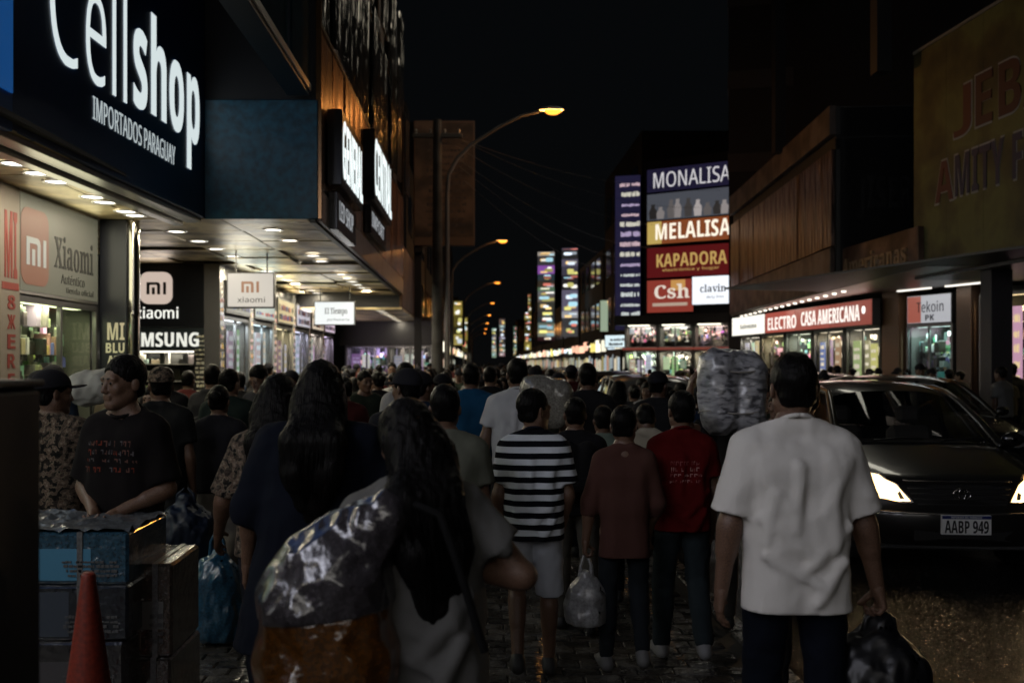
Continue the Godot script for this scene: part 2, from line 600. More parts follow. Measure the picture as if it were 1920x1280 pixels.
func left_side() -> void:
	var navy := mat(0.01, 0.045, 0.14, 0.35)
	var steel := mat(0.45, 0.44, 0.42, 0.3, 0.85)
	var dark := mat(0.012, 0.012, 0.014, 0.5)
	var ceiling := grain(mat(0.8, 0.67, 0.4, 0.4, 0.35), "ceiling_metal", noise_tex("stain", 0, 0), Vector3(0.35, 0.35, 0.35), noise_tex("cloud", 0, 0), 1.2)
	# the phone shop: its wall, deep navy fascia and lit letters
	var f := frame(Vector2(-4.02, 8.3), Vector2(-3.78, 13.8))
	var b := thing("phone_shop_building", "dark shop building that carries the navy fascia with tall white letters", "building", Transform3D(Basis(), Vector3(-5.3, 0, -9)))
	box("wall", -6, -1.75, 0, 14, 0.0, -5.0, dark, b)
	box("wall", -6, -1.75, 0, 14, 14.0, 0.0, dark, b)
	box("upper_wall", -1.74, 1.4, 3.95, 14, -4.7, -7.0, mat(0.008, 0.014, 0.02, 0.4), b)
	for k in 8:
		for j in 2:
			var o := box("ceiling_panel", -0.02 + j * 0.66, 0.63 + j * 0.66, 3.8, 3.84, 8.0 - 1.6 * k, 6.42 - 1.6 * k, ceiling, b, 0.006)
			o.rotation.z = rng.randf_range(-0.006, 0.006)
	box("ceiling_groove", -0.03, 1.4, 3.86, 3.9, 8.0, -4.8, mat(0.05, 0.05, 0.05, 0.6), b)
	var s := thing("fascia_sign", "huge navy shop fascia with white lettering over the left shop windows", "sign", f)
	box("panel", 0.24, 5.5, 3.8, 9.5, -0.3, 0, navy, s, 0.01)
	box("lower_channel", 0, 5.5, 3.74, 3.8, -0.26, -0.05, steel, s, 0.01)
	box("lower_channel", 0, 5.5, 3.7, 3.78, -0.44, -0.3, steel, s, 0.01)
	var white := glow(0.75, 0.85, 0.86, 0.72)
	var st := begin()
	var thin := FontVariation.new()
	thin.base_font = sans
	thin.variation_embolden = -0.35
	text(st, "C", thin, 0.95, 4.66, 1.55, 5.98, 0.004, 0.006)
	obj("lit_letters", st, white, s)
	st = begin()
	text(st, "ell", thin, 1.72, 4.66, 2.75, 5.98, 0.004, 0.006)
	obj("lit_letters", st, white, s)
	st = begin()
	text(st, "shop", bold, 2.95, 4.36, 5.25, 5.95, 0.004, 0.006)
	obj("lit_letters", st, white, s)
	st = begin()
	text(st, "IMPORTADOS PARAGUAY", sans, 1.88, 4.29, 4.3, 4.53, 0.004, 0.004)
	obj("lit_letters", st, glow(0.75, 0.85, 0.86, 0.45), s)
	area(Vector3(3.1, 5.2, 0.09), Vector3(0, 0, 1), Vector2(4.2, 1.2), lin(0.8, 0.9, 1.0), 0.35, s)
	# the bright blue fascia of the next shop, nearer than the frame shows
	s = thing("blue_fascia_sign", "bright blue shop fascia at the left edge above the first ceiling lights", "sign", frame(Vector2(-4.1, 2.28), Vector2(-3.985, 8.54)))
	box("panel", 0, 6.26, 3.78, 8, -0.3, 0.0, mat(0.01, 0.09, 0.3, 0.35), s, 0.01)
	box("lit_panel", 0.2, 6.22, 4.1, 7.6, 0.002, 0.02, glow(0.008, 0.07, 0.24, 0.55), s)
	# first row of downlights, under the fascia
	var first: Node3D = null
	var n := 0
	for d in [-3.0, -1.0, 1.0, 3.0, 5.0, 7.0, 9.05, 9.95, 10.46, 10.95, 11.95, 12.35, 13.1, 13.45]:
		n += 1
		first = downlight(Vector3(-4.63, 3.795, -d), first, "%s round downlight from the near end of the row under the navy fascia" % ORDER[n - 1], 0.55)
	# the poster lightbox, the window under it, its red and white post
	s = thing("poster_lightbox", "large pale backlit poster with an orange rounded mark above the left window", "sign", frame(Vector2(-5.27, 11.42), Vector2(-5.27, 13.82)))
	box("frame", 0, 2.4, 2.6, 3.8, -0.12, 0.0, steel, s, 0.008)
	box("lit_face", 0.03, 2.37, 2.64, 3.77, -0.001, 0.008, glow(0.5, 0.5, 0.33, 0.11), s)
	st = begin()
	prism(st, rounded(0.04, 2.72, 0.78, 3.62, 0.16), 0.009, 0.014)
	obj("orange_mark", st, glow(0.4, 0.07, 0.012, 0.3), s)
	st = begin()
	mark(st, 0.17, 2.95, 0.33, 0.015, 0.019)
	obj("mark_letters", st, glow(0.8, 0.8, 0.7, 0.35), s)
	st = begin()
	text(st, "Xiaomi", serif, 0.95, 2.98, 2.2, 3.4, 0.009, 0.004)
	text(st, "Auténtico", sans, 1.15, 2.8, 1.9, 2.93, 0.009, 0.004)
	text(st, "tienda oficial", sans, 1.3, 2.69, 2.2, 2.77, 0.009, 0.004)
	obj("black_script", st, mat(0.01, 0.01, 0.01, 0.6), s)
	area(Vector3(1.2, 3.2, 0.06), Vector3(0, 0, 1), Vector2(2.2, 1.0), lin(0.95, 0.9, 0.6), 1.0, s)
	bay(frame(Vector2(-5.27, 11.42), Vector2(-5.27, 13.82)), 0.02, 2.36, 0.3, 2.56, 1.0, Color(0.85, 0.95, 0.5), 2.2, "shop window packed with small goods under the pale poster", 1)
	bay(frame(Vector2(-5.27, 8.2), Vector2(-5.27, 10.9)), 0.0, 2.68, 0.3, 3.5, 1.0, Color(0.85, 0.95, 0.6), 2.2, "tall lit shop window nearest the camera on the left", 1)
	bay(frame(Vector2(-5.27, 3.0), Vector2(-5.27, 8.1)), 0.0, 5.0, 0.3, 3.5, 1.2, Color(0.85, 0.95, 1.0), 5.0, "wide white shop window beside the camera", 2)
	bay(frame(Vector2(-5.27, -4.0), Vector2(-5.27, 2.9)), 0.0, 6.8, 0.3, 3.5, 1.2, Color(0.85, 0.93, 1.0), 9.0, "wide white shop window behind the camera", 2)
	s = thing("poster_post", "white post with red lettering at the left edge of the photo", "post", frame(Vector2(-5.24, 10.92), Vector2(-5.24, 11.4)))
	box("post", 0, 0.48, 0, 3.8, -0.3, 0.0, mat(0.22, 0.19, 0.16, 0.6), s, 0.01)
	st = begin()
	text(st, "MI", bold, 0.1, 2.75, 0.4, 3.5, 0.001, 0.004)
	for k in 8:
		st.set_color(Color.WHITE)
		text(st, ["8", "Ж", "E", "R", "5", "K", "Я", "B"][k], bold, 0.17, 2.4 - k * 0.22, 0.36, 2.56 - k * 0.22, 0.001, 0.004)
	obj("red_lettering", st, mat(0.22, 0.02, 0.012, 0.6), s)
	box("red_block", 0.04, 0.44, 2.62, 2.7, 0.001, 0.004, mat(0.22, 0.02, 0.012, 0.6), s)
	# corner pillar and steel column
	s = thing("corner_pillar", "dark square pillar with small white lettering near its foot, between poster and lit logo", "pillar", Transform3D(Basis(), Vector3(-5.09, 0, -13.9)))
	box("shaft", -0.19, 0.19, 0, 3.8, -0.4, 0.0, mat(0.008, 0.01, 0.016, 0.35), s, 0.008)
	st = begin()
	text(st, "MI", bold, -0.08, 2.12, 0.16, 2.36, 0.001, 0.004)
	text(st, "BLU", bold, -0.1, 1.94, 0.16, 2.08, 0.001, 0.004)
	text(st, "AIR", bold, -0.08, 1.76, 0.16, 1.9, 0.001, 0.004)
	text(st, "PRO", bold, -0.1, 1.58, 0.16, 1.72, 0.001, 0.004)
	obj("white_lettering", st, mat(0.55, 0.52, 0.42, 0.6), s)
	s = thing("steel_column", "polished steel column beside the dark corner pillar", "column", Transform3D(Basis(), Vector3(-4.82, 0, -13.95)))
	st = begin()
	lathe(st, [[0.085, 0.0], [0.085, 2.45], [0.09, 2.46], [0.09, 2.5], [0.085, 2.51], [0.085, 3.8]], 24)
	obj("shaft", st, mat(0.55, 0.53, 0.48, 0.12, 1.0), s)
	# wide canopy and the tall building over it
	b = thing("canopy", "wide metal canopy ceiling over the left pavement with rows of downlights", "canopy", Transform3D(Basis(), Vector3(-2.2, 0, -13.8)))
	for k in 12:
		for j in 4:
			var w := 1.18 if j < 3 else 0.95
			var o := box("ceiling_panel", -0.16 - j * 1.2 - w, -0.16 - j * 1.2, 3.8, 3.83, -1.24 * k - 0.01, -1.24 * (k + 1), ceiling, b, 0.008)
			o.rotation = Vector3(rng.randf_range(-0.006, 0.006), 0, rng.randf_range(-0.006, 0.006))
	box("ceiling_groove", -6.5, 0.0, 3.86, 3.92, -0.02, -14.9, mat(0.03, 0.03, 0.03, 0.6), b)
	box("edge_channel", -0.13, -0.04, 3.74, 3.86, -0.01, -14.9, mat(0.06, 0.06, 0.05, 0.4, 0.6), b, 0.01)
	var blue := grain(mat(0.005, 0.11, 0.19, 0.38), "blue_end", noise_tex("speckle", 0, 0), Vector3(0.3, 0.3, 0.3), noise_tex("cloud", 0, 0), 0.8)
	box("end_panel", -1.58, -0.01, 3.79, 5.44, -0.02, 0.03, blue, b, 0.01)
	box("end_top", -1.58, -0.01, 5.3, 5.4, -2.2, -0.02, mat(0.01, 0.015, 0.02, 0.5), b)
	box("end_wall", -1.75, 0.0, 5.4, 12, -2.4, -2.2, mat(0.006, 0.008, 0.01, 0.6), b)
	first = null
	n = 0
	for d in [14.9, 16.2, 17.3, 18.5, 19.5, 20.5, 21.4, 22.4, 23.4, 24.4, 25.4, 26.4, 27.4, 28.3]:
		n += 1
		first = downlight(Vector3(-3.06, 3.795, -d), first, "%s round downlight from the camera in the outer row of the wide canopy" % ORDER[n - 1], 1.5)
	first = null
	n = 0
	for d in [15.1, 16.3, 17.4, 18.6, 19.5, 21.7, 22.8, 23.9, 25.0, 26.2, 27.4, 28.4]:
		n += 1
		first = downlight(Vector3(-4.57, 3.795, -d), first, "%s round downlight from the camera in the inner row of the wide canopy" % ORDER[n - 1], 1.3)
	upper_facade()
	# glass bay over the navy fascia
	s = thing("glass_bay", "dark glass bay jutting out high above the navy fascia", "bay window", frame(Vector2(-2.32, 6.0), Vector2(-2.3, 13.6)))
	box("underside", 0, 7.6, 5.45, 5.5, -0.3, 0.0, mat(0.015, 0.017, 0.02, 0.4), s)
	box("sill", 0, 7.6, 5.5, 5.6, -0.06, 0.03, steel, s, 0.01)
	var glass := mat(0.02, 0.045, 0.055, 0.12)
	for k in 6:
		var o := box("glass_panel", 0.02 + k * 1.26, 1.24 + k * 1.26, 5.61, 10.5, -0.03, 0.0, grain(glass, "bay_glass", noise_tex("speckle", 0, 0), Vector3(0.2, 0.2, 0.2), noise_tex("cloud", 0, 0), 2.0), s)
		o.rotation.y = rng.randf_range(-0.01, 0.01)
	box("end_face", 7.5, 7.6, 5.5, 10.5, -0.3, -0.05, mat(0.006, 0.008, 0.01, 0.5), s)
	inner_shops()
	# ribbed building beyond, with its own lower canopy
	b = thing("ribbed_building", "low brown ribbed facade just beyond the tall copper one", "building", frame(Vector2(-2.16, 28.75), Vector2(-2.2, 39)))
	for k in 17:
		box("facade_rib", k * 0.6, k * 0.6 + 0.5, 3.4 + 0.0 * k, 5.25, -0.1, 0.0, grain(mat(0.16, 0.075, 0.04, 0.5), "rib", noise_tex("stain", 0, 0), Vector3(0.5, 0.1, 0.5)), b, 0.02)
	box("wall", 0, 10.2, 3.4, 5.2, -4, -0.1, dark, b)
	box("canopy_ceiling", 0, 10.2, 3.34, 3.4, -3.2, -0.02, ceiling, b)
	box("upper_wall", 0, 10.2, 5.2, 9.5, -6, -2.5, dark, b)
	first = null
	for k in 8:
		first = downlight(frame(Vector2(-2.16, 28.75), Vector2(-2.2, 39)) * Vector3(0.7 + k * 1.2, 3.335, -0.7), first, "%s small downlight from the camera under the ribbed facade" % ORDER[k], 0.5)
	# stall under a dark awning at the end of the covered walk
	var a := frame(Vector2(-5.0, 37.4), Vector2(-1.45, 36.6))
	s = thing("market_stall", "lit market stall under a deep dark awning at the end of the canopy", "stall", a)
	st = begin()
	prism(st, PackedVector2Array([Vector2(0, 3.5), Vector2(3.3, 3.5), Vector2(3.75, 2.45), Vector2(-0.2, 2.45)]), 0.0, 0.06)
	obj("awning", st, mat(0.012, 0.012, 0.014, 0.7), s)
	box("awning_roof", 0, 3.4, 3.45, 3.5, -2.5, 0, mat(0.012, 0.012, 0.014, 0.7), s)
	for k in 4:
		var u := 0.05 + k * 1.1
		box("post", u, u + 0.06, 0, 2.45, -0.1, -0.04, steel, s)
	bay(a, 0.05, 1.7, 0.2, 2.42, 0.9, Color(0.75, 0.62, 1.0), 2.6, "purple lit stall front under the dark awning, left half", 2)
	bay(a, 1.72, 3.4, 0.2, 2.42, 0.9, Color(1.0, 0.9, 0.8), 2.2, "white lit stall front under the dark awning, right half", 2)

func upper_facade() -> void:
	var xf := frame(Vector2(-2.18, 13.82), Vector2(-2.15, 28.72))
	var b := thing("copper_building", "tall glossy copper and glass building over the wide canopy", "building", xf)
	var copper := grain(mat(0.42, 0.18, 0.07, 0.26, 0.75), "copper", noise_tex("stain", 0, 0), Vector3(0.5, 0.06, 0.5), noise_tex("cloud", 0, 0), 2.5)
	ramped("streak", 0.02, 4, [[0.0, Color(0.12, 0.12, 0.12)], [0.5, Color(0.3, 0.28, 0.26)], [0.65, Color(0.8, 0.76, 0.68)], [1.0, Color(1, 0.95, 0.85)]])
	var glass := grain(mat(0.4, 0.37, 0.33, 0.1, 0.95), "crinkle", noise_tex("speckle", 0, 0), Vector3(0.6, 0.09, 0.6), noise_tex("fold", 0.02, 3), 14.0)
	for k in 12:
		var u := k * 1.24
		var o := box("copper_panel", u + 0.008, u + 1.23, 4.22, 6.48, -0.05, 0.0, copper, b, 0.008)
		o.rotation.x = rng.randf_range(-0.003, 0.003)
		box("trim_panel", u + 0.004, u + 1.236, 3.76, 4.2, -0.05, 0.02, mat(0.1, 0.065, 0.045, 0.35, 0.5), b, 0.008)
		for j in 2:
			o = box("glass_panel", u + 0.01, u + 1.23, 6.54 + j * 2.5, 9.0 + j * 2.5, -0.05, 0.0, glass, b)
			o.rotation = Vector3(rng.randf_range(-0.01, 0.01), rng.randf_range(-0.012, 0.012), 0)
	box("wall", 0, 14.9, 3.9, 11.5, -6, -0.06, mat(0.01, 0.01, 0.012, 0.6), b)
	box("seam", 0, 14.9, 6.48, 6.54, -0.05, 0.012, mat(0.35, 0.3, 0.22, 0.25, 0.9), b)
	box("corner_trim", -0.02, 0.03, 3.8, 11.5, -0.06, 0.015, mat(0.4, 0.22, 0.1, 0.22, 0.9), b)
	box("corner_trim", 14.87, 14.95, 3.8, 11.5, -0.06, 0.015, mat(0.4, 0.22, 0.1, 0.22, 0.9), b)
	var black := mat(0.006, 0.007, 0.008, 0.2)
	for k in 2:
		var o := thing("box_sign", ["black box sign with tall white lit letters, nearer of two on the copper facade", "black box sign with tall white lit letters, farther of two on the copper facade"][k], "sign", xf * Transform3D(Basis(), Vector3([0.6, 5.05][k], 0, 0)))
		var y: float = [4.5, 5.02][k]
		var top: float = [5.36, 6.12][k]
		var l: float = [2.5, 3.6][k]
		box("case", 0, l + 0.1, y - 0.12, top + 0.12, 0.0, 0.22, black, o, 0.01)
		var st := begin()
		text(st, ["GENERAL", "CENTRAL"][k], bold, 0.08, y, l, top, 0.222, 0.004)
		obj("lit_letters", st, glow(0.85, 0.95, 0.95, 1.0), o)
		box("lower_plate", 0.1, l * 0.9, y - 0.75, y - 0.2, 0.0, 0.14, black, o, 0.01)
		st = begin()
		text(st, ["LED SHOP", "IMPORT"][k], sans, 0.3, y - 0.58, l * 0.75, y - 0.3, 0.142, 0.003)
		obj("small_lit_letters", st, glow(0.8, 0.85, 0.9, 0.3), o)
		area(Vector3(l / 2, (y + top) / 2, 0.27), Vector3(0, 0, 1), Vector2(l, top - y), lin(0.9, 1, 1), 0.5, o)

func inner_shops() -> void:
	var dark := mat(0.007, 0.008, 0.01, 0.3)
	# black cross wall with the lit logo and the second sign
	var xf := frame(Vector2(-7.2, 20.0), Vector2(-5.2, 20.0))
	var s := thing("logo_wall", "black shop wall with a lit rounded logo above white lowercase letters", "sign", xf)
	box("wall", 0, 2.0, 2.52, 3.8, -0.2, 0, dark, s, 0.006)
	var st := begin()
	prism(st, rounded(0.43, 2.98, 1.07, 3.62, 0.17), 0.0, 0.05)
	obj("lit_logo", st, glow(0.8, 0.64, 0.54, 0.6), s)
	st = begin()
	mark(st, 0.565, 3.17, 0.245, 0.05, 0.056)
	obj("black_mark", st, mat(0.006, 0.006, 0.006, 0.5), s)
	st = begin()
	text(st, "xiaomi", sans, 0.32, 2.69, 1.19, 2.92, 0.0, 0.03)
	obj("lit_letters", st, glow(0.9, 0.9, 0.82, 0.9), s)
	area(Vector3(0.75, 3.3, 0.1), Vector3(0, 0, 1), Vector2(0.6, 0.6), lin(1, 0.88, 0.8), 0.25, s)
	s = thing("display_case", "tall shop case under the black logo wall, white capitals across its top", "display case", xf)
	box("case_back", 0, 2.0, 0, 2.5, -0.6, -0.5, dark, s)
	box("header", 0, 1.86, 2.05, 2.5, -0.05, 0.0, mat(0.012, 0.018, 0.02, 0.4), s, 0.006)
	st = begin()
	text(st, "SAMSUNG", bold, 0.05, 2.12, 1.6, 2.41, 0.0, 0.03)
	obj("lit_letters", st, glow(0.85, 0.85, 0.76, 0.8), s)
	for k in 5:
		box("shelf", 0, 1.95, 0.4 + k * 0.34, 0.42 + k * 0.34, -0.5, -0.06, mat(0.3, 0.3, 0.28, 0.4), s)
	tag(obj("goods", goods(0.05, 1.5, [0.42, 0.76, 1.1, 1.44, 1.78], -0.4, 0.27, 0.8, Color(1, 0.9, 0.7)), tinted(), s), "", "", "", "stuff")
	box("sticker_panel", 1.5, 1.86, 0.3, 2.04, -0.05, 0.0, mat(0.01, 0.01, 0.01, 0.4), s)
	st = begin()
	print_rows(st, 1.52, 0.4, 1.84, 2.4, 22, 0.001, [Color(0.6, 0.58, 0.4), Color(0.5, 0.5, 0.42), Color(0.3, 0.28, 0.2)])
	tag(obj("sticker_print", st, tinted(), s), "", "", "", "stuff")
	area(Vector3(0.9, 2.0, -0.25), Vector3.DOWN, Vector2(1.6, 0.1), lin(1, 0.92, 0.75), 0.8, s)
	box("lamp_strip", 0.1, 1.75, 2.01, 2.04, -0.3, -0.2, glow(1, 0.92, 0.75, 2.0), s)
	# hanging box signs
	for k in 2:
		var d: float = [18.0, 26.0][k]
		var x0: float = [-4.54, -4.27][k]
		var x1: float = [-3.67, -3.2][k]
		var y0: float = [2.79, 2.78][k]
		var y1: float = [3.44, 3.41][k]
		var o := thing("hanging_box_sign", ["pale lit box sign with an orange mark hanging from the canopy", "white lit box sign with black script hanging farther along the canopy"][k], "sign", frame(Vector2(x0, d), Vector2(x1, d)))
		var w := x1 - x0
		box("case", 0, w, y0, y1, -0.16, 0.0, mat(0.05, 0.05, 0.05, 0.4, 0.5), o, 0.01)
		box("lit_face", 0.025, w - 0.025, y0 + 0.025, y1 - 0.025, 0.0, 0.006, glow([0.82, 0.85][k], [0.76, 0.9][k], [0.68, 0.92][k], [0.55, 0.75][k]), o)
		for u in [0.15, w - 0.15]:
			box("hanger", u - 0.012, u + 0.012, y1, 3.8, -0.1, -0.07, dark, o)
		st = begin()
		if k == 0:
			mark(st, 0.27, y0 + 0.28, 0.2, 0.006, 0.009)
			obj("orange_mark", st, glow(0.5, 0.16, 0.05, 0.4), o)
			st = begin()
			text(st, "xiaomi", sans, 0.2, y0 + 0.1, 0.7, y0 + 0.2, 0.006, 0.003)
		else:
			text(st, "El Tiempo", serif, 0.28, y0 + 0.25, w - 0.2, y0 + 0.46, 0.006, 0.003)
			text(st, "perfumería", sans, 0.35, y0 + 0.1, w - 0.15, y0 + 0.18, 0.006, 0.003)
		obj("black_script", st, mat(0.01, 0.01, 0.01, 0.6), o)
		area(Vector3(w / 2, (y0 + y1) / 2, 0.05), Vector3(0, 0, 1), Vector2(w, y1 - y0), lin(1, 0.97, 0.92), 0.35, o)
	# the row of shop fronts behind the pillars
	xf = frame(Vector2(-5.2, 20.0), Vector2(-5.2, 36.0))
	var tints := [Color(0.85, 0.95, 1.0), Color(0.7, 0.9, 1.0), Color(1.0, 0.85, 0.5), Color(0.75, 0.75, 1.0), Color(1.0, 0.85, 0.75), Color(0.85, 0.7, 1.0)]
	var said := ["cool white shop window right of the black logo wall", "bluish shop window past the first poster pillar", "warm shop window under the second hanging sign", "pale violet shop window deep under the canopy", "pinkish shop window near the end of the canopy", "violet shop window at the far end of the covered walk"]
	for k in 6:
		var u := k * 2.65
		bay(xf, u + 0.35, u + 2.6, 0.2, 2.75, 1.1, tints[k], 7.0, said[k], 2 if k % 2 else 3)
		var o := thing("poster_pillar", ["steel clad pillar at the black logo wall", "pillar with a red and white poster after the first shop window", "pillar with a white poster by the third shop window", "pillar with a yellow poster deep under the canopy", "pillar with a violet poster deep under the canopy", "last poster pillar of the covered walk"][k], "pillar", xf * Transform3D(Basis(), Vector3(u + 0.16, 0, 0)))
		box("shaft", -0.17, 0.17, 0, 3.8, -0.3, 0.03, mat(0.3, 0.3, 0.3, 0.25, 0.8 if k == 0 else 0.2), o, 0.01)
		st = begin()
		print_rows(st, -0.14, 0.6, 0.14, 3.2, 14, 0.031, [Color(0.6, 0.2, 0.15), Color(0.7, 0.7, 0.66), Color(0.1, 0.2, 0.4), Color(0.7, 0.55, 0.15), Color(0.5, 0.35, 0.6)])
		obj("poster_print", st, tinted(), o)
		o = thing("shop_sign_band", ["pale lit name band over the cool white shop window", "lit name band over the bluish shop window", "lit name band over the warm shop window", "lit name band over the pale violet shop window", "lit name band over the pinkish shop window", "lit name band over the violet shop window"][k], "sign", xf * Transform3D(Basis(), Vector3(u + 0.36, 0, 0)))
		box("case", 0, 2.24, 2.82, 3.5, -0.1, 0.06, mat(0.08, 0.08, 0.08, 0.4), o, 0.01)
		var g: Color = tints[k]
		box("lit_face", 0.04, 2.2, 2.87, 3.45, 0.06, 0.066, glow(g.r * 0.6, g.g * 0.58, g.b * 0.5, [0.25, 0.6, 0.7, 0.9, 0.9, 1.0][k]), o)
		st = begin()
		print_rows(st, 0.1, 2.92, 2.1, 3.4, 2, 0.067, [Color(0.03, 0.03, 0.03), Color(0.3, 0.05, 0.05), Color(0.03, 0.05, 0.2)])
		area(Vector3(1.12, 3.16, 0.1), Vector3(0, 0, 1), Vector2(2.1, 0.55), Color(g.r, g.g * 0.95, g.b * 0.8).linear_to_srgb(), 2.2, o)
		obj("sign_print", st, tinted(), o)
	var w := thing("inner_wall", "dark wall closing the shops above the name bands under the canopy", "wall", xf)
	box("wall", 0, 16, 3.52, 3.86, -0.3, 0.0, dark, w)
	box("back_wall", -2, 16, 0, 9, -6, -2.2, dark, w)

func right_side() -> void:
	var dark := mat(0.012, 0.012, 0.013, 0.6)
	# brown streaked facade with a canopy
	var xf := frame(Vector2(9.5, 37.3), Vector2(8.55, 24.0))
	var b := thing("brown_building", "brown streaked metal facade over a strip of canopy lights on the right", "building", xf)
	var l := 13.33
	ramped("rust", 0.013, 4, [[0.0, Color(0.2, 0.17, 0.16)], [0.42, Color(0.5, 0.44, 0.41)], [0.52, Color(1, 0.95, 0.9)], [0.75, Color(0.8, 0.7, 0.65)], [1.0, Color(0.45, 0.4, 0.38)]])
	var brown := grain(mat(0.17, 0.125, 0.105, 0.36, 0.4), "brown", noise_tex("rust", 0, 0), Vector3(0.9, 0.12, 0.9), noise_tex("fold", 0.02, 3), 4.0)
	for k in 16:
		var u := k * l / 16
		box("facade_sheet", u + 0.01, u + l / 16 - 0.01, 4.62, 6.95, -0.08, rng.randf_range(-0.015, 0.015), brown, b, 0.012)
		box("lower_sheet", u + 0.006, u + l / 16 - 0.006, 3.6, 4.58, -0.08, 0.04, grain(mat(0.14, 0.11, 0.095, 0.5, 0.3), "brown_low", noise_tex("stain", 0, 0), Vector3(0.5, 0.5, 0.5)), b, 0.01)
	box("recess", 0, l, 6.95, 7.3, -0.2, -0.1, dark, b)
	box("top_band", 0, l + 0.02, 7.3, 8.0, -0.1, 0.06, grain(mat(0.15, 0.115, 0.095, 0.6), "top_band", noise_tex("stain", 0, 0), Vector3(0.3, 0.3, 0.3)), b, 0.01)
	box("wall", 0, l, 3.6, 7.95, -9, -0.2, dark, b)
	box("end_wall", l - 0.15, l, 3.62, 7.97, -5, -0.1, mat(0.07, 0.07, 0.066, 0.7), b)
	box("end_groove", l, l + 0.03, 7.2, 7.26, -5, -0.1, mat(0.02, 0.02, 0.02, 0.7), b)
	var st := begin()
	text(st, "JISER", bold, 0, 5.3, 1.3, 6.3, 0, 0.02)
	var o := obj("dark_lettering", st, mat(0.012, 0.012, 0.012, 0.6), b)
	o.transform = Transform3D(Basis(Vector3.UP, PI / 2), Vector3(l + 0.002, 0, -0.6))
	box("canopy_ceiling", 0, l + 6, 3.55, 3.6, -2.8, -0.02, mat(0.25, 0.22, 0.18, 0.4, 0.3), b)
	for k in 17:
		var u := 0.3 + k * 0.8
		var g := thing("canopy_lamp", "%s small lamp from the far end of the strip under the brown canopy" % ORDER[k], "lamp", xf * Transform3D(Basis(), Vector3(u, 3.545, -0.35)), "strip lamps under the right canopy")
		st = begin()
		lathe(st, [[0.001, -0.04], [0.045, -0.035], [0.06, -0.015], [0.06, 0.0]], 12)
		obj("lamp_lens", st, glow(1.0, 0.9, 0.75, 2.0), g)
		if k % 4 == 1:
			area(Vector3(0, -0.07, 0), Vector3.DOWN, Vector2(1.6, 0.15), lin(1, 0.88, 0.7), 0.7, g)
	# white and red sign band
	var sf := frame(Vector2(9.22, 36), Vector2(9.9, 24.9))
	var s := thing("white_band_sign", "blank white lit sign at the far end of the red sign band", "sign", sf)
	box("case", 0, 3.4, 2.74, 3.42, -0.2, 0.0, dark, s)
	box("lit_face", 0.03, 3.37, 2.77, 3.4, 0.0, 0.008, glow(0.95, 0.92, 0.82, 1.05), s)
	st = begin()
	text(st, "Salemma", serif, 0.9, 2.98, 2.6, 3.15, 0.008, 0.004)
	obj("small_script", st, mat(0.1, 0.09, 0.05, 0.6), s)
	area(Vector3(1.7, 3.1, 0.05), Vector3(0, 0, 1), Vector2(3.2, 0.6), lin(1, 0.97, 0.9), 0.6, s)
	s = thing("red_band_sign", "long red lit sign band crowded with white letters on the right", "sign", sf)
	box("case", 3.42, 11.1, 2.74, 3.42, -0.2, 0.0, dark, s)
	for k in 3:
		box("lit_face", 3.45 + k * 2.55, 5.97 + k * 2.55, 2.77, 3.4, 0.0, 0.008, glow(0.36, 0.07, 0.05, [0.9, 0.7, 0.55][k]), s)
	st = begin()
	text(st, "ELECTRO", bold, 3.7, 2.85, 6.1, 3.25, 0.008, 0.01)
	text(st, "CASA AMERICANA", bold, 6.5, 2.88, 10.4, 3.3, 0.008, 0.01)
	obj("lit_letters", st, glow(0.95, 0.85, 0.78, 1.0), s)
	st = begin()
	prism(st, rounded(10.52, 3.05, 10.72, 3.25, 0.099), 0.008, 0.016)
	obj("lit_dot", st, glow(1, 0.95, 0.9, 1.2), s)
	area(Vector3(7.2, 3.1, 0.05), Vector3(0, 0, 1), Vector2(7.5, 0.6), lin(1, 0.6, 0.5), 0.9, s)
	var tints := [Color(1, 0.92, 0.75), Color(1, 0.8, 0.45), Color(0.95, 1.0, 0.75), Color(1, 0.85, 0.6), Color(1, 0.9, 0.7)]
	var said := ["cream lit shop window under the white band sign", "yellow lit shop window under the red sign band", "greenish lit shop window under the red sign band", "amber lit shop window under the red sign band", "cream lit shop window at the near end of the red sign band"]
	for k in 5:
		bay(frame(Vector2(9.5, 36), Vector2(10.2, 24.9)), 0.1 + k * 2.2, 2.05 + k * 2.2, 0.1, 2.72, 1.3, tints[k], 4.5, said[k], [3, 1, 0, 2, 3][k])
	# recessed shops nearer the camera
	var nf := frame(Vector2(10.25, 25.1), Vector2(12.9, 15.8))
	s = thing("brown_pillar", "plain brown pillar right of the red sign band", "pillar", nf)
	box("shaft", 0.0, 0.62, 0, 3.55, -0.6, 0.06, mat(0.16, 0.09, 0.05, 0.5), s, 0.01)
	s = thing("lit_shop_sign", "pale lit sign with a red corner over the bluish shop window", "sign", nf)
	box("case", 0.85, 2.35, 2.72, 3.42, -0.15, 0.0, dark, s)
	box("lit_face", 0.88, 2.32, 2.75, 3.4, 0.0, 0.008, glow(0.55, 0.56, 0.6, 0.6), s)
	box("red_corner", 0.89, 1.35, 2.76, 3.39, 0.008, 0.011, glow(0.5, 0.12, 0.08, 0.5), s)
	st = begin()
	text(st, "Tekoin", sans, 1.2, 3.0, 2.1, 3.26, 0.011, 0.004)
	text(st, "PK", bold, 1.5, 2.8, 1.8, 2.94, 0.011, 0.004)
	obj("dark_script", st, mat(0.02, 0.02, 0.03, 0.6), s)
	bay(nf, 0.86, 2.34, 0.1, 2.7, 1.2, Color(0.65, 0.95, 0.88), 3.0, "bluish shop window under the pale sign with a red corner", 1)
	s = thing("dark_pillar", "dark pillar right of the bluish shop window", "pillar", nf)
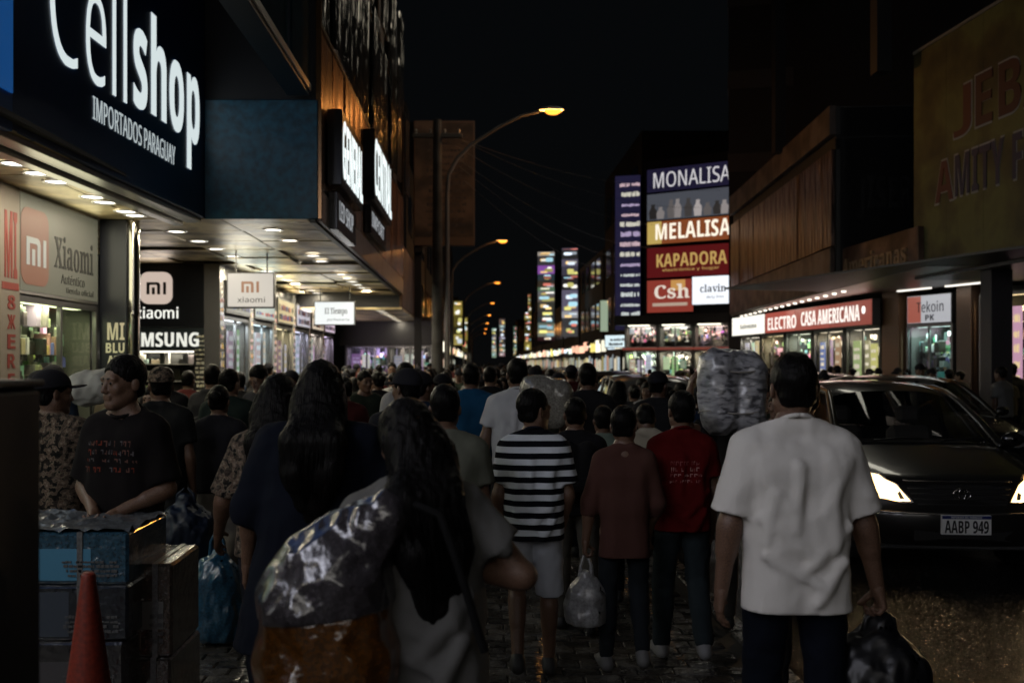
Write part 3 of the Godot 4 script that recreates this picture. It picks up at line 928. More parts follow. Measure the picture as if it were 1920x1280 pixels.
	box("shaft", 2.55, 3.0, 0, 3.55, -0.6, 0.06, mat(0.1, 0.06, 0.04, 0.5), s, 0.01)
	bay(nf, 3.2, 4.5, 0.1, 3.3, 1.2, Color(1, 0.75, 0.4), 4.0, "dim amber shop window between two dark pillars on the right", 3)
	s = thing("canopy_pillar", "thick dark pillar carrying the canopy by the right edge", "pillar", Transform3D(Basis(), Vector3(9.6, 0, -18.4)))
	box("shaft", -0.2, 0.2, 0, 3.6, -0.2, 0.2, mat(0.05, 0.045, 0.05, 0.5), s, 0.012)
	bay(nf, 5.1, 7.6, 0.1, 3.3, 1.2, Color(1, 0.85, 0.45), 4.0, "dim yellow shop window at the right edge of the photo", 0)
	s = thing("back_building", "dark recessed wall over the right shop windows", "wall", nf)
	box("wall", 0, 12, 3.44, 8, -4, -1.3, dark, s)
	box("ceiling", 0, 12, 3.56, 3.6, -1.4, 4.5, mat(0.06, 0.055, 0.05, 0.5), s)
	for k in 4:
		box("lamp_strip", 0.9 + k * 1.6, 2.0 + k * 1.6, 3.52, 3.555, 0.25, 0.33, glow(1, 0.95, 0.85, [1.2, 1.2, 0.2, 0.2][k]), s)
	area(Vector3(2.2, 3.5, 0.3), Vector3.DOWN, Vector2(2.5, 0.08), lin(1, 0.95, 0.85), 0.4, s)
	# fascia with raised letters
	xf = frame(Vector2(8.8, 24.4), Vector2(8.86, 20.0))
	s = thing("letter_fascia", "brown fascia with raised metal script letters between two facades on the right", "sign", xf)
	box("panel", 0, 4.4, 3.62, 4.55, -0.3, 0.0, grain(mat(0.2, 0.13, 0.1, 0.35, 0.4), "fascia", noise_tex("stain", 0, 0), Vector3(0.4, 0.4, 0.4)), s, 0.01)
	st = begin()
	text(st, "Americanas", serif, 0.5, 3.86, 3.95, 4.3, 0.0, 0.05)
	obj("raised_letters", st, mat(0.5, 0.42, 0.3, 0.3, 0.8), s)
	# yellow billboard wall
	xf = frame(Vector2(8.95, 20.4), Vector2(9.45, 13.0))
	s = thing("yellow_billboard", "large dim yellow wall sign with red and navy capitals at upper right", "sign", xf)
	var yellow := grain(mat(0.12, 0.118, 0.028, 0.6), "yellow", noise_tex("stain", 0, 0), Vector3(0.25, 0.25, 0.25))
	for k in 6:
		box("panel", k * 1.24, k * 1.24 + 1.236, 3.6, 8.1, -0.2, 0.0, yellow, s, 0.004)
	box("top_cap", 0, 7.4, 8.1, 8.16, -0.22, 0.02, mat(0.2, 0.18, 0.14, 0.6), s)
	box("lower_soffit", 0, 7.4, 3.5, 3.58, -4, -0.02, mat(0.05, 0.05, 0.05, 0.4), s)
	st = begin()
	text(st, "J", bold, 1.52, 6.05, 2.1, 6.97, 0.0, 0.012)
	text(st, "A", bold, 0.85, 4.92, 1.5, 5.7, 0.0, 0.012)
	obj("red_letters", st, mat(0.09, 0.012, 0.01, 0.6), s)
	st = begin()
	text(st, "EBAI", bold, 2.25, 6.1, 4.95, 7.04, 0.0, 0.012)
	obj("maroon_letters", st, mat(0.05, 0.007, 0.007, 0.6), s)
	st = begin()
	text(st, "MITY FE", bold, 1.56, 4.94, 4.0, 5.72, 0.0, 0.012)
	obj("navy_letters", st, mat(0.012, 0.014, 0.05, 0.6), s)
	st = begin()
	text(st, "J", bold, 1.485, 6.01, 2.135, 7.01, 0.0, 0.006)
	text(st, "A", bold, 0.81, 4.88, 1.54, 5.74, 0.0, 0.006)
	text(st, "EBAI", bold, 2.21, 6.06, 4.99, 7.08, 0.0, 0.006)
	text(st, "MITY FE", bold, 1.52, 4.9, 4.04, 5.76, 0.0, 0.006)
	obj("white_outline", st, mat(0.25, 0.25, 0.24, 0.6), s)
	# tower behind
	b = thing("dark_tower", "tall unlit tower rising behind the brown facade", "building", frame(Vector2(9.78, 38.7), Vector2(14.0, 37.55)))
	box("shaft", 0, 12, 0, 40, -14, 0, mat(0.03, 0.028, 0.027, 0.8), b)
	for r in 9:
		box("floor_band", -0.04, 2.4, 9.2 + r * 3.2, 9.9 + r * 3.2, -14, 0.05, mat(0.07, 0.06, 0.055, 0.8), b)
		for k in 5:
			box("window", -0.03, 0.02, 10.3 + r * 3.2, 12.0 + r * 3.2, -1.2 - k * 2.5, -2.8 - k * 2.5, mat(0.01, 0.012, 0.015, 0.1), b)
	# glowing board added above the frame so the glass facade has streaks to mirror
	s = thing("added_light_board", "white glowing board added high over the right side for the facade reflections", "billboard", frame(Vector2(8.6, 31), Vector2(8.2, 19)))
	box("case", 0, 12, 13.2, 19, -0.5, 0, dark, s)
	box("added_light_face", 0.2, 11.8, 13.4, 18.8, 0.0, 0.02, glow(0.95, 0.9, 0.75, 2.4), s)
	for u in [2.0, 10.0]:
		box("post", u - 0.2, u + 0.2, 7.9, 13.2, -0.4, -0.1, dark, s)
	mall()

func mall() -> void:
	var dark := mat(0.01, 0.01, 0.012, 0.6)
	var xf := frame(Vector2(7.86, 46.2), Vector2(11.3, 43.9))
	var b := thing("corner_mall", "dark corner mall carrying stacked lit billboards beyond the brown facade", "building", xf)
	box("wall", -0.25, 8, 3.4, 11.2, -10, -0.3, dark, b)
	box("canopy", -1.4, 8, 3.55, 4.0, -3, 0.5, mat(0.03, 0.028, 0.027, 0.5), b)
	var names := ["navy lit billboard with white capitals, topmost of the corner stack", "grey lit photo strip under the navy billboard", "orange and gold lit billboard with white capitals", "dark red lit billboard with gold lettering", "red lit poster at the foot of the stack", "small white lit sign beside the red poster"]
	var rects := [[0.0, 9.65, 4.14, 10.75], [0.0, 8.35, 4.14, 9.6], [0.0, 7.25, 4.14, 8.33], [0.0, 5.7, 4.14, 7.12], [0.0, 4.1, 2.3, 5.62], [2.25, 4.4, 4.2, 5.68]]
	var hues := [Color(0.008, 0.007, 0.022), Color(0.05, 0.054, 0.066), Color(0.17, 0.045, 0.014), Color(0.07, 0.004, 0.005), Color(0.2, 0.03, 0.02), Color(0.85, 0.88, 0.95)]
	for k in 6:
		var r: Array = rects[k]
		var z := 0.12 if k == 5 else 0.0
		var s := thing("lit_billboard", names[k], "billboard", xf * Transform3D(Basis(), Vector3(r[0], 0, z)))
		var w: float = r[2] - r[0]
		box("case", 0, w, r[1], r[3], -0.25, 0.0, dark, s)
		box("lit_face", 0.03, w - 0.03, r[1] + 0.02, r[3] - 0.02, 0.0, 0.01, glow(hues[k].r, hues[k].g, hues[k].b, 1.0), s)
		var st := begin()
		if k == 0:
			text(st, "MONALISA", sans, 0.35, 9.85, 4.0, 10.55, 0.01, 0.01)
			obj("lit_letters", st, glow(0.62, 0.6, 0.62, 0.8), s)
		elif k == 2:
			text(st, "MELALISA", bold, 0.45, 7.45, 4.0, 8.2, 0.01, 0.01)
			obj("lit_letters", st, glow(0.95, 0.85, 0.7, 0.95), s)
			box("gold_corner", 0.04, 0.75, 7.28, 8.3, 0.01, 0.013, glow(0.5, 0.36, 0.1, 0.8), s)
		elif k == 3:
			text(st, "KAPADORA", bold, 0.5, 6.2, 3.85, 6.8, 0.01, 0.01)
			text(st, "electrónica y hogar", sans, 0.8, 5.95, 3.5, 6.12, 0.01, 0.01)
			obj("lit_letters", st, glow(0.5, 0.32, 0.1, 0.8), s)
		elif k == 4:
			text(st, "Csh", serif, 0.4, 4.75, 2.1, 5.4, 0.01, 0.01)
			obj("lit_letters", st, glow(0.8, 0.7, 0.6, 0.8), s)
			box("pale_stripe", 0.3, 2.0, 4.4, 4.55, 0.01, 0.013, glow(0.6, 0.45, 0.35, 0.6), s)
			box("amber_block", 1.2, 1.9, 5.1, 5.58, 0.01, 0.012, glow(0.55, 0.28, 0.08, 0.8), s)
		elif k == 5:
			text(st, "clavin", serif, 0.4, 4.95, 1.6, 5.3, 0.01, 0.01)
			text(st, "duty free", sans, 0.7, 4.65, 1.5, 4.8, 0.01, 0.01)
			obj("black_script", st, mat(0.01, 0.01, 0.01, 0.6), s)
		else:
			for j in 9:                                     # standing figures in the photo strip, as blocks of print
				var u := 0.2 + j * 0.44 + rng.randf() * 0.15
				var t := 0.5 + rng.randf() * 0.35
				var g := 0.01 + 0.7 * pow(rng.randf(), 1.6)
				prism_glow(s, u, 8.42, t, g)
		if k != 0 and k != 3:
			area(Vector3(w / 2, (r[1] + r[3]) / 2, 0.1), Vector3(0, 0, 1), Vector2(w, r[3] - r[1]), hues[k].linear_to_srgb(), 0.7, s)
	# tall blade sign to the left of the stack
	var s := thing("blade_sign", "tall navy blade sign with rows of lit print left of the stacked billboards", "sign", frame(Vector2(6.9, 50), Vector2(8.2, 49.6)))
	box("case", 0, 1.32, 3.4, 11.2, -0.4, 0.0, dark, s)
	box("lit_face", 0.03, 1.29, 3.44, 11.16, 0.0, 0.01, glow(0.01, 0.009, 0.03, 0.9), s)
	for k in 14:
		var st := begin()
		var hot := k > 8
		print_rows(st, 0.25, 10.6 - k * 0.5, 1.26, 10.95 - k * 0.5, 1, 0.011, [Color.WHITE])
		var c: Color = [Color(0.7, 0.5, 0.55), Color(0.75, 0.72, 0.6), Color(0.5, 0.4, 0.6)][k % 3] if not hot else Color(0.7, 0.75, 0.72)
		tag(obj("lit_print", st, glow(c.r, c.g, c.b, 0.75), s), "", "", "", "stuff")
	s = thing("slim_lit_sign", "slim pale green lit sign at the foot of the navy blade sign", "sign", frame(Vector2(6.4, 52), Vector2(6.85, 52)))
	box("case", 0, 0.45, 3.4, 5.1, -0.3, 0.0, dark, s)
	box("lit_face", 0.03, 0.42, 3.44, 5.05, 0.0, 0.01, glow(0.4, 0.5, 0.36, 0.6), s)
	s = thing("pale_lit_sign", "wide pale lit sign low beside the corner mall", "sign", frame(Vector2(6.4, 50), Vector2(7.7, 49)))
	box("case", 0, 1.6, 2.55, 3.2, -0.3, 0.0, dark, s)
	box("lit_face", 0.03, 1.57, 2.58, 3.17, 0.0, 0.01, glow(0.7, 0.85, 0.9, 0.9), s)
	var st := begin()
	print_rows(st, 0.2, 2.65, 1.4, 3.1, 2, 0.011, [Color(0.05, 0.07, 0.08), Color(0.2, 0.2, 0.22)])
	obj("sign_print", st, tinted(), s)
	# two storeys of lit windows below
	for k in 4:
		bay(xf, -1.1 + k * 1.7, 0.5 + k * 1.7, 2.55, 3.5, 1.0, [Color(1, 0.8, 0.7), Color(1, 0.95, 0.8), Color(1, 0.7, 0.6), Color(1, 0.9, 0.7)][k], 4.5, ["pink lit upper window", "cream lit upper window", "red lit upper window", "amber lit upper window"][k] + " of the corner mall under the billboards", 2)
		bay(xf, -1.1 + k * 1.7, 0.5 + k * 1.7, 0.2, 2.35, 1.0, [Color(0.9, 1, 0.8), Color(1, 0.9, 0.7), Color(1, 0.85, 0.6), Color(0.95, 1, 0.85)][k], 6.5, ["green tinged", "cream", "amber", "pale green"][k] + " street level window of the corner mall", 2)
		var o := thing("canopy_lamp", ["leftmost", "second", "third", "rightmost"][k] + " flat lamp under the corner mall canopy", "lamp", xf * Transform3D(Basis(), Vector3(-0.3 + k * 1.7, 3.54, 0.2)), "flat lamps under the mall canopy")
		box("lamp_lens", -0.5, 0.5, -0.04, 0, -0.12, 0.12, glow(1, 0.95, 0.75, 2.0), o)
		area(Vector3(0, -0.06, 0), Vector3.DOWN, Vector2(1, 0.24), lin(1, 0.93, 0.75), 0.8, o)
	b = thing("red_rail", "thin red lit rail between the two rows of mall windows", "rail", xf)
	box("rail", -1.2, 5.9, 2.4, 2.5, 0.0, 0.1, glow(0.3, 0.06, 0.04, 0.5), b)

func prism_glow(s: Node3D, u: float, y: float, t: float, g: float) -> void:
	var st := begin()
	prism(st, PackedVector2Array([Vector2(u - 0.16, y), Vector2(u + 0.16, y), Vector2(u + 0.2, y + t * 0.55), Vector2(u + 0.08, y + t * 0.78), Vector2(u + 0.1, y + t), Vector2(u - 0.08, y + t), Vector2(u - 0.09, y + t * 0.78), Vector2(u - 0.2, y + t * 0.5)]), 0.01, 0.014)
	obj("printed_figure", st, glow(g, g * 0.9, g * 0.88, 0.7), s)

func far_street() -> void:
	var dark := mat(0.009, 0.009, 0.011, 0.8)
	# dim vertical banner over the street
	var s := thing("faded_banner_sign", "tall faded banner sign with rows of dark print behind the first street lamp", "sign", frame(Vector2(-2.18, 34), Vector2(-0.09, 34)))
	box("frame", 0, 2.09, 5.8, 10.07, -0.3, 0.0, mat(0.09, 0.05, 0.03, 0.6), s, 0.02)
	box("face", 0.05, 2.04, 6.1, 10.0, 0.0, 0.012, grain(mat(0.1, 0.06, 0.04, 0.7), "banner", noise_tex("stain", 0, 0), Vector3(0.3, 0.3, 0.3)), s)
	var st := begin()
	print_rows(st, 0.4, 6.2, 1.8, 9.7, 15, 0.013, [Color(0.02, 0.015, 0.012), Color(0.04, 0.025, 0.02)])
	obj("dark_print", st, tinted(), s)
	box("bracket", 0, 0.3, 5.6, 5.8, -1.5, -0.1, dark, s)
	box("post", 0.0, 0.25, 0, 5.8, -0.5, -0.3, dark, s)
	# blocks of buildings down both sides, each with its lit signs
	var tones := [Color(0.95, 0.9, 0.7), Color(0.7, 0.85, 0.95), Color(0.9, 0.75, 0.2), Color(0.9, 0.45, 0.3), Color(0.8, 0.95, 0.8), Color(1, 0.85, 0.6)]
	for k in 11:
		var d := 52.0 + k * 16.0
		for side in 2:
			if side == 0 and d < 45.0:
				continue
			var x := 8.6 if side else -3.0
			var h := rng.randf_range(7.0, 16.0)
			var xf := frame(Vector2(x, d + 15), Vector2(x, d)) if side else frame(Vector2(x, d - 10), Vector2(x, d + 5))
			var b := thing("street_building", ["unlit block of %d storeys on the left side, number %s down the street", "unlit block of %d storeys on the right side, number %s down the street"][side] % [int(h / 3.2), ["one", "two", "three", "four", "five", "six", "seven", "eight", "nine", "ten", "eleven"][k]], "building", xf, "dark buildings down the street")
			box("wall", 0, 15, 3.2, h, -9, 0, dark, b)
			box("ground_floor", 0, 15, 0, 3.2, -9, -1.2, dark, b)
			box("canopy", 0, 15, 3.0, 3.2, -1.2, 1.0, mat(0.02, 0.02, 0.02, 0.6), b)
			for j in int(h / 3.2) - 1:
				for i in 4:
					box("window", 1.0 + i * 3.5, 3.2 + i * 3.5, 4.2 + j * 3.2, 6.0 + j * 3.2, -0.001, 0.03, mat(0.012, 0.014, 0.018, 0.1), b)
			if k > 8:
				continue
			# lit shop fronts at street level: glowing sign boxes and lit windows
			for i in 5:
				var c: Color = tones[rng.randi() % 6]
				var u := 0.3 + i * 2.95
				box("shop_sign_lit", u, u + rng.randf_range(1.2, 2.6), 2.45 + rng.randf() * 0.2, 2.95 + rng.randf() * 0.3, 0.9, 1.03, glow(c.r, c.g, c.b, rng.randf_range(0.5, 1.6)), b)
				for j in 3:
					c = tones[rng.randi() % 6]
					box("window_lit", u + j * 0.9, u + j * 0.9 + rng.randf_range(0.3, 0.8), 0.6 + rng.randf() * 0.9, 1.9 + rng.randf() * 0.5, -1.2, -1.15, glow(c.r, c.g, c.b, rng.randf_range(0.15, 0.6)), b)
				if side:
					var w := begin()
					lathe(w, [[0.001, 2.9], [0.12, 2.9], [0.12, 2.99], [0.001, 2.99]], 8, Vector3(u + 1, 0, 0.6))
					obj("lamp", w, glow(1, 0.93, 0.75, 3.0), b)
			area(Vector3(7.5, 2.9, 0.4), Vector3(0, -1, 0.3), Vector2(13, 0.4), lin(1, 0.9, 0.7), 2.0, b)
	# tall lit blade signs
	var blades := [[5.45, 90.0, 7.0, 3.8, 11.8, "tall colourful lit blade sign, left one of the far pair"], [6.78, 80.0, 8.1, 3.9, 11.0, "tall white and violet lit blade sign, right one of the far pair"],
		[5.2, 110.0, 6.0, 3.2, 7.4, "yellow and white lit blade sign left of the far pair"], [4.7, 130.0, 5.2, 2.6, 6.6, "slim green lit blade sign far down the right side"], [3.3, 150.0, 4.2, 2.8, 8.4, "slim multicoloured lit blade sign far down the street"], [2.2, 150.0, 2.9, 2.6, 7.0, "small red lit blade sign farthest down the street"],
		[-1.62, 68.0, -0.95, 3.0, 6.0, "yellow lit blade sign behind the lamp post on the left"], [-1.15, 75.0, -0.65, 2.6, 5.2, "small amber lit blade sign low on the left side"], [6.0, 118.0, 6.45, 6.0, 10.0, "slim amber lit blade sign above the yellow one"]]
	for k in blades.size():
		var r: Array = blades[k]
		s = thing("blade_sign", r[5], "sign", frame(Vector2(r[0], r[1]), Vector2(r[2], r[1] - 0.3)))
		var w: float = r[2] - r[0]
		box("case", 0, w, r[3], r[4], -0.4, 0, dark, s)
		var y: float = r[3]
		while y < r[4] - 0.1:
			var hh := minf(rng.randf_range(0.35, 0.9), r[4] - y)
			var c := Color.from_hsv(rng.randf(), rng.randf_range(0.1, 0.8), 1.0)
			if k == 2 or k >= 6: c = Color(0.8, 0.62, 0.12)
			if k == 3: c = Color(0.4, 0.7, 0.45)
			if k == 1: c = Color(0.55, 0.5, 0.75) if rng.randf() < 0.6 else Color(0.8, 0.8, 0.85)
			box("lit_panel", 0.02, w - 0.02, y, y + hh, 0.0, 0.03, glow(c.r * 0.8, c.g * 0.8, c.b * 0.8, 0.02 + 0.4 * pow(rng.randf(), 2.5)), s)
			for j in 3:
				var ux := w * rng.randf_range(0.08, 0.6)
				var uy := y + hh * rng.randf_range(0.05, 0.55)
				var q: Color = [Color(0.9, 0.88, 0.8), Color(0.9, 0.6, 0.25), Color(0.75, 0.85, 0.95), Color(0.7, 0.65, 0.2), Color(0.35, 0.6, 0.7), Color(0.7, 0.2, 0.15)][rng.randi() % 6]
				var ow := w * rng.randf_range(0.25, 0.6)
				var oh := hh * rng.randf_range(0.2, 0.45)
				st = begin()
				prism(st, rounded(ux, uy, minf(ux + ow, w * 0.97), uy + oh, minf(minf(ow, oh) * 0.35, (minf(ux + ow, w * 0.97) - ux) * 0.45)), 0.031 + 0.004 * j, 0.036 + 0.004 * j)
				obj("lit_print", st, glow(q.r, q.g, q.b, rng.randf_range(0.3, 1.3)), s)
			y += hh

func street_lamps() -> void:
	var steel := mat(0.16, 0.15, 0.14, 0.45, 0.6)
	var first: Node3D = null
	for k in 8:
		var at := Vector3([-0.85, -1.5, -1.2, -1.2, -1.2, -1.2, -1.2, -1.2][k], 0, -28.0 - 30.0 * k)
		var label: String = ["nearest street lamp with a long arm and orange glow", "second street lamp down the street, orange", "third street lamp down the street", "fourth street lamp down the street", "fifth street lamp down the street", "sixth street lamp, small in the distance", "seventh street lamp, small in the distance", "farthest street lamp of the row"][k]
		if first:
			var c: Node3D = first.duplicate()
			c.name = numbered("street_lamp")
			add_child(c)
			c.position = at
			c.set_meta("label", label)
			continue
		first = thing("street_lamp", label, "street lamp", Transform3D(Basis(), at), "street lamps along the left kerb")
		var st := begin()
		tube(st, [Vector3(0, 0, 0), Vector3(0, 3, 0), Vector3(0, 6.6, 0)], [0.09, 0.075, 0.06], 12)
		obj("pole", st, steel, first)
		st = begin()
		tube(st, [Vector3(0, 6.55, 0), Vector3(0.04, 7.1, 0), Vector3(0.28, 7.55, 0), Vector3(0.7, 7.95, 0), Vector3(1.4, 8.4, 0), Vector3(2.1, 8.75, 0), Vector3(2.6, 8.86, 0)], [0.06, 0.058, 0.055, 0.05, 0.045, 0.04, 0.035], 10)
		obj("arm", st, steel, first)
		st = begin()
		sheet_head(st)
		obj("lamp_housing", st, steel, first)
		st = begin()
		var rows := []
		for i in 6:
			var a := i / 5.0
			var line := []
			for j in 14:
				var t := TAU * j / 14
				line.append(Vector3(2.98 + cos(t) * 0.24 * cos(a * PI / 2), 8.9 - 0.13 * sin(a * PI / 2), sin(t) * 0.13 * cos(a * PI / 2)))
			rows.append(line)
		sheet(st, rows, true)
		obj("lamp_bulb", st, glow(1.0, 0.28, 0.03, 2.8), first)
		var l := OmniLight3D.new()
		l.name = "light"
		l.position = Vector3(2.98, 8.84, 0)
		l.light_color = lin(1.0, 0.42, 0.1)
		l.light_energy = 3.6
		l.light_size = 0.06
		l.omni_range = 80.0
		l.omni_attenuation = 2.0
		l.shadow_enabled = true
		first.add_child(l)
	# behind the camera: two glowing boards added to light the backs of the crowd
	var sg := thing("added_fascia_light", "long white glowing board added on the left behind the camera to light the crowd", "sign", frame(Vector2(-4.1, -7.0), Vector2(-4.1, 1.9)))
	box("case", 0, 8.9, 3.9, 6.6, -0.3, 0.0, mat(0.02, 0.02, 0.02, 0.5), sg)
	box("lit_face", 0.1, 8.8, 4.0, 6.5, 0.0, 0.02, glow(0.85, 0.86, 1.0, 1.6), sg)
	area(Vector3(4.45, 5.25, 0.05), Vector3(0, 0, 1), Vector2(8.6, 2.4), lin(0.86, 0.87, 1.0), 13.0, sg)
	sg = thing("added_hoarding_light", "white glowing board added across the street behind the camera as fill light", "billboard", frame(Vector2(4.5, -9.0), Vector2(-4.0, -9.0)))
	box("case", 0, 8.5, 4.2, 8.2, -0.4, 0.0, mat(0.02, 0.02, 0.02, 0.5), sg)
	box("lit_face", 0.1, 8.4, 4.3, 8.1, 0.0, 0.02, glow(1.0, 0.95, 0.88, 0.7), sg)
	area(Vector3(4.25, 6.2, 0.05), Vector3(0, 0, 1), Vector2(8.2, 3.7), lin(1.0, 0.94, 0.87), 1.4, sg)
	for u in [0.3, 8.2]:
		box("post", u - 0.12, u + 0.12, 0, 4.2, -0.3, -0.06, mat(0.05, 0.05, 0.05, 0.6), sg)
	# concrete pole and wires
	var p := thing("concrete_pole", "thick dark utility pole beside the nearest street lamp", "pole", Transform3D(Basis(), Vector3(-1.12, 0, -27.9)))
	var st := begin()
	tube(st, [Vector3(0, 0, 0), Vector3(0, 4, 0), Vector3(0, 8.6, 0)], [0.17, 0.15, 0.12], 14)
	obj("shaft", st, grain(mat(0.03, 0.029, 0.028, 0.8), "concrete", noise_tex("stain", 0, 0), Vector3(0.6, 0.6, 0.6)), p)
	box("cross_arm", -0.7, 0.7, 8.1, 8.22, -0.07, 0.07, mat(0.07, 0.06, 0.05, 0.8), p, 0.01)
	for k in 4:
		st = begin()
		lathe(st, [[0.001, 8.36], [0.03, 8.35], [0.05, 8.3], [0.03, 8.26], [0.045, 8.22]], 10, Vector3(-0.6 + k * 0.4, 0, 0))
		obj("insulator", st, mat(0.2, 0.16, 0.12, 0.3), p)
	for k in 6:
		var a := Vector3(-1.1 + 0.15 * k, [8.3, 8.3, 8.0, 7.6, 7.3, 6.9][k], -27.9)
		var b := Vector3(9.3, [8.1, 7.9, 7.6, 7.0, 6.8, 6.5][k] + 0.3, -38.0 - k * 3.0)
		var pts := []
		for i in 17:
			var t := i / 16.0
			pts.append(a.lerp(b, t) - Vector3(0, 4.0 * t * (1 - t) * (0.5 + 0.12 * k), 0))
		st = begin()
		tube(st, pts, 0.005, 5)
		tag(obj("overhead_wire", st, mat(0.05, 0.045, 0.04, 0.4, 0.3)), "thin overhead wire sagging across the street, %s from the top" % ["first", "second", "third", "fourth", "fifth", "sixth"][k], "wire", "overhead wires")

func sheet_head(st: SurfaceTool) -> void:
	var rows := []
	for i in 7:
		var a := i / 6.0
		var line := []
		for j in 14:
			var t := TAU * j / 14
			line.append(Vector3(2.93 + cos(t) * 0.36 * cos(a * PI / 2), 8.9 + 0.12 * sin(a * PI / 2), sin(t) * 0.15 * cos(a * PI / 2)))
		rows.append(line)
	sheet(st, rows, true)

# ---------------------------------------------------------------- cars
# the nose, bonnet, screen and roof of a people carrier: rows from the bumper up and back, each (height, how far back, half-width, rounding)
const NOSE := [[0.27, 0.10, 0.74, 0.22], [0.30, 0.03, 0.80, 0.26], [0.44, 0.0, 0.85, 0.28], [0.56, 0.0, 0.86, 0.28], [0.60, 0.03, 0.86, 0.28], [0.66, 0.07, 0.86, 0.27], [0.80, 0.12, 0.855, 0.26], [0.86, 0.17, 0.85, 0.25], [0.905, 0.27, 0.84, 0.22], [0.97, 0.5, 0.82, 0.16], [1.04, 0.8, 0.80, 0.1], [1.10, 1.08, 0.78, 0.06]]

func skin(rows: Array, n := 28, crown := 0.03) -> Array:
	var out := []
	for r in rows:
		var line := []
		for k in n + 1:
			var u := 2.0 * k / n - 1.0
			var q := absf(u)
			line.append(Vector3(u * r[2], r[0] - crown * q * q * q, -r[1] - r[3] * q * q * q))
		out.append(line)
	return out

func nose_at(u: float, y: float) -> Vector3:   # a point on the skin at a share of the half-width and a height
	for i in NOSE.size() - 1:
		var a: Array = NOSE[i]
		var b: Array = NOSE[i + 1]
		if y <= b[0]:
			var t: float = clampf((y - a[0]) / (b[0] - a[0]), 0, 1)
			var q := absf(u)
			return Vector3(u * lerpf(a[2], b[2], t), y, -lerpf(a[1], b[1], t) - lerpf(a[3], b[3], t) * q * q * q)
	return Vector3(u * 0.78, y, -1.1)

func patch(st: SurfaceTool, corners: PackedVector2Array, off: float) -> void:   # a flat outline in (share of half-width, height), laid proud of the nose
	var c := Vector2.ZERO
	for p in corners:
		c += p / corners.size()
	for ring in 4:
		var s0 := ring / 4.0
		var s1 := (ring + 1) / 4.0
		for i in corners.size():
			var a := corners[i]
			var b := corners[(i + 1) % corners.size()]
			var v := []
			for pq in [[a, s0], [b, s0], [b, s1], [a, s1]]:
				var w: Vector2 = c.lerp(pq[0], pq[1])
				v.append(nose_at(w.x, w.y) + Vector3(w.x * 0.3, 0.1, 1).normalized() * (off if pq[1] < 0.99 else off * 0.3))
			quad(st, v[0], v[1], v[2], v[3], Vector3(c.x * 0.6, 0.15, 1).normalized())

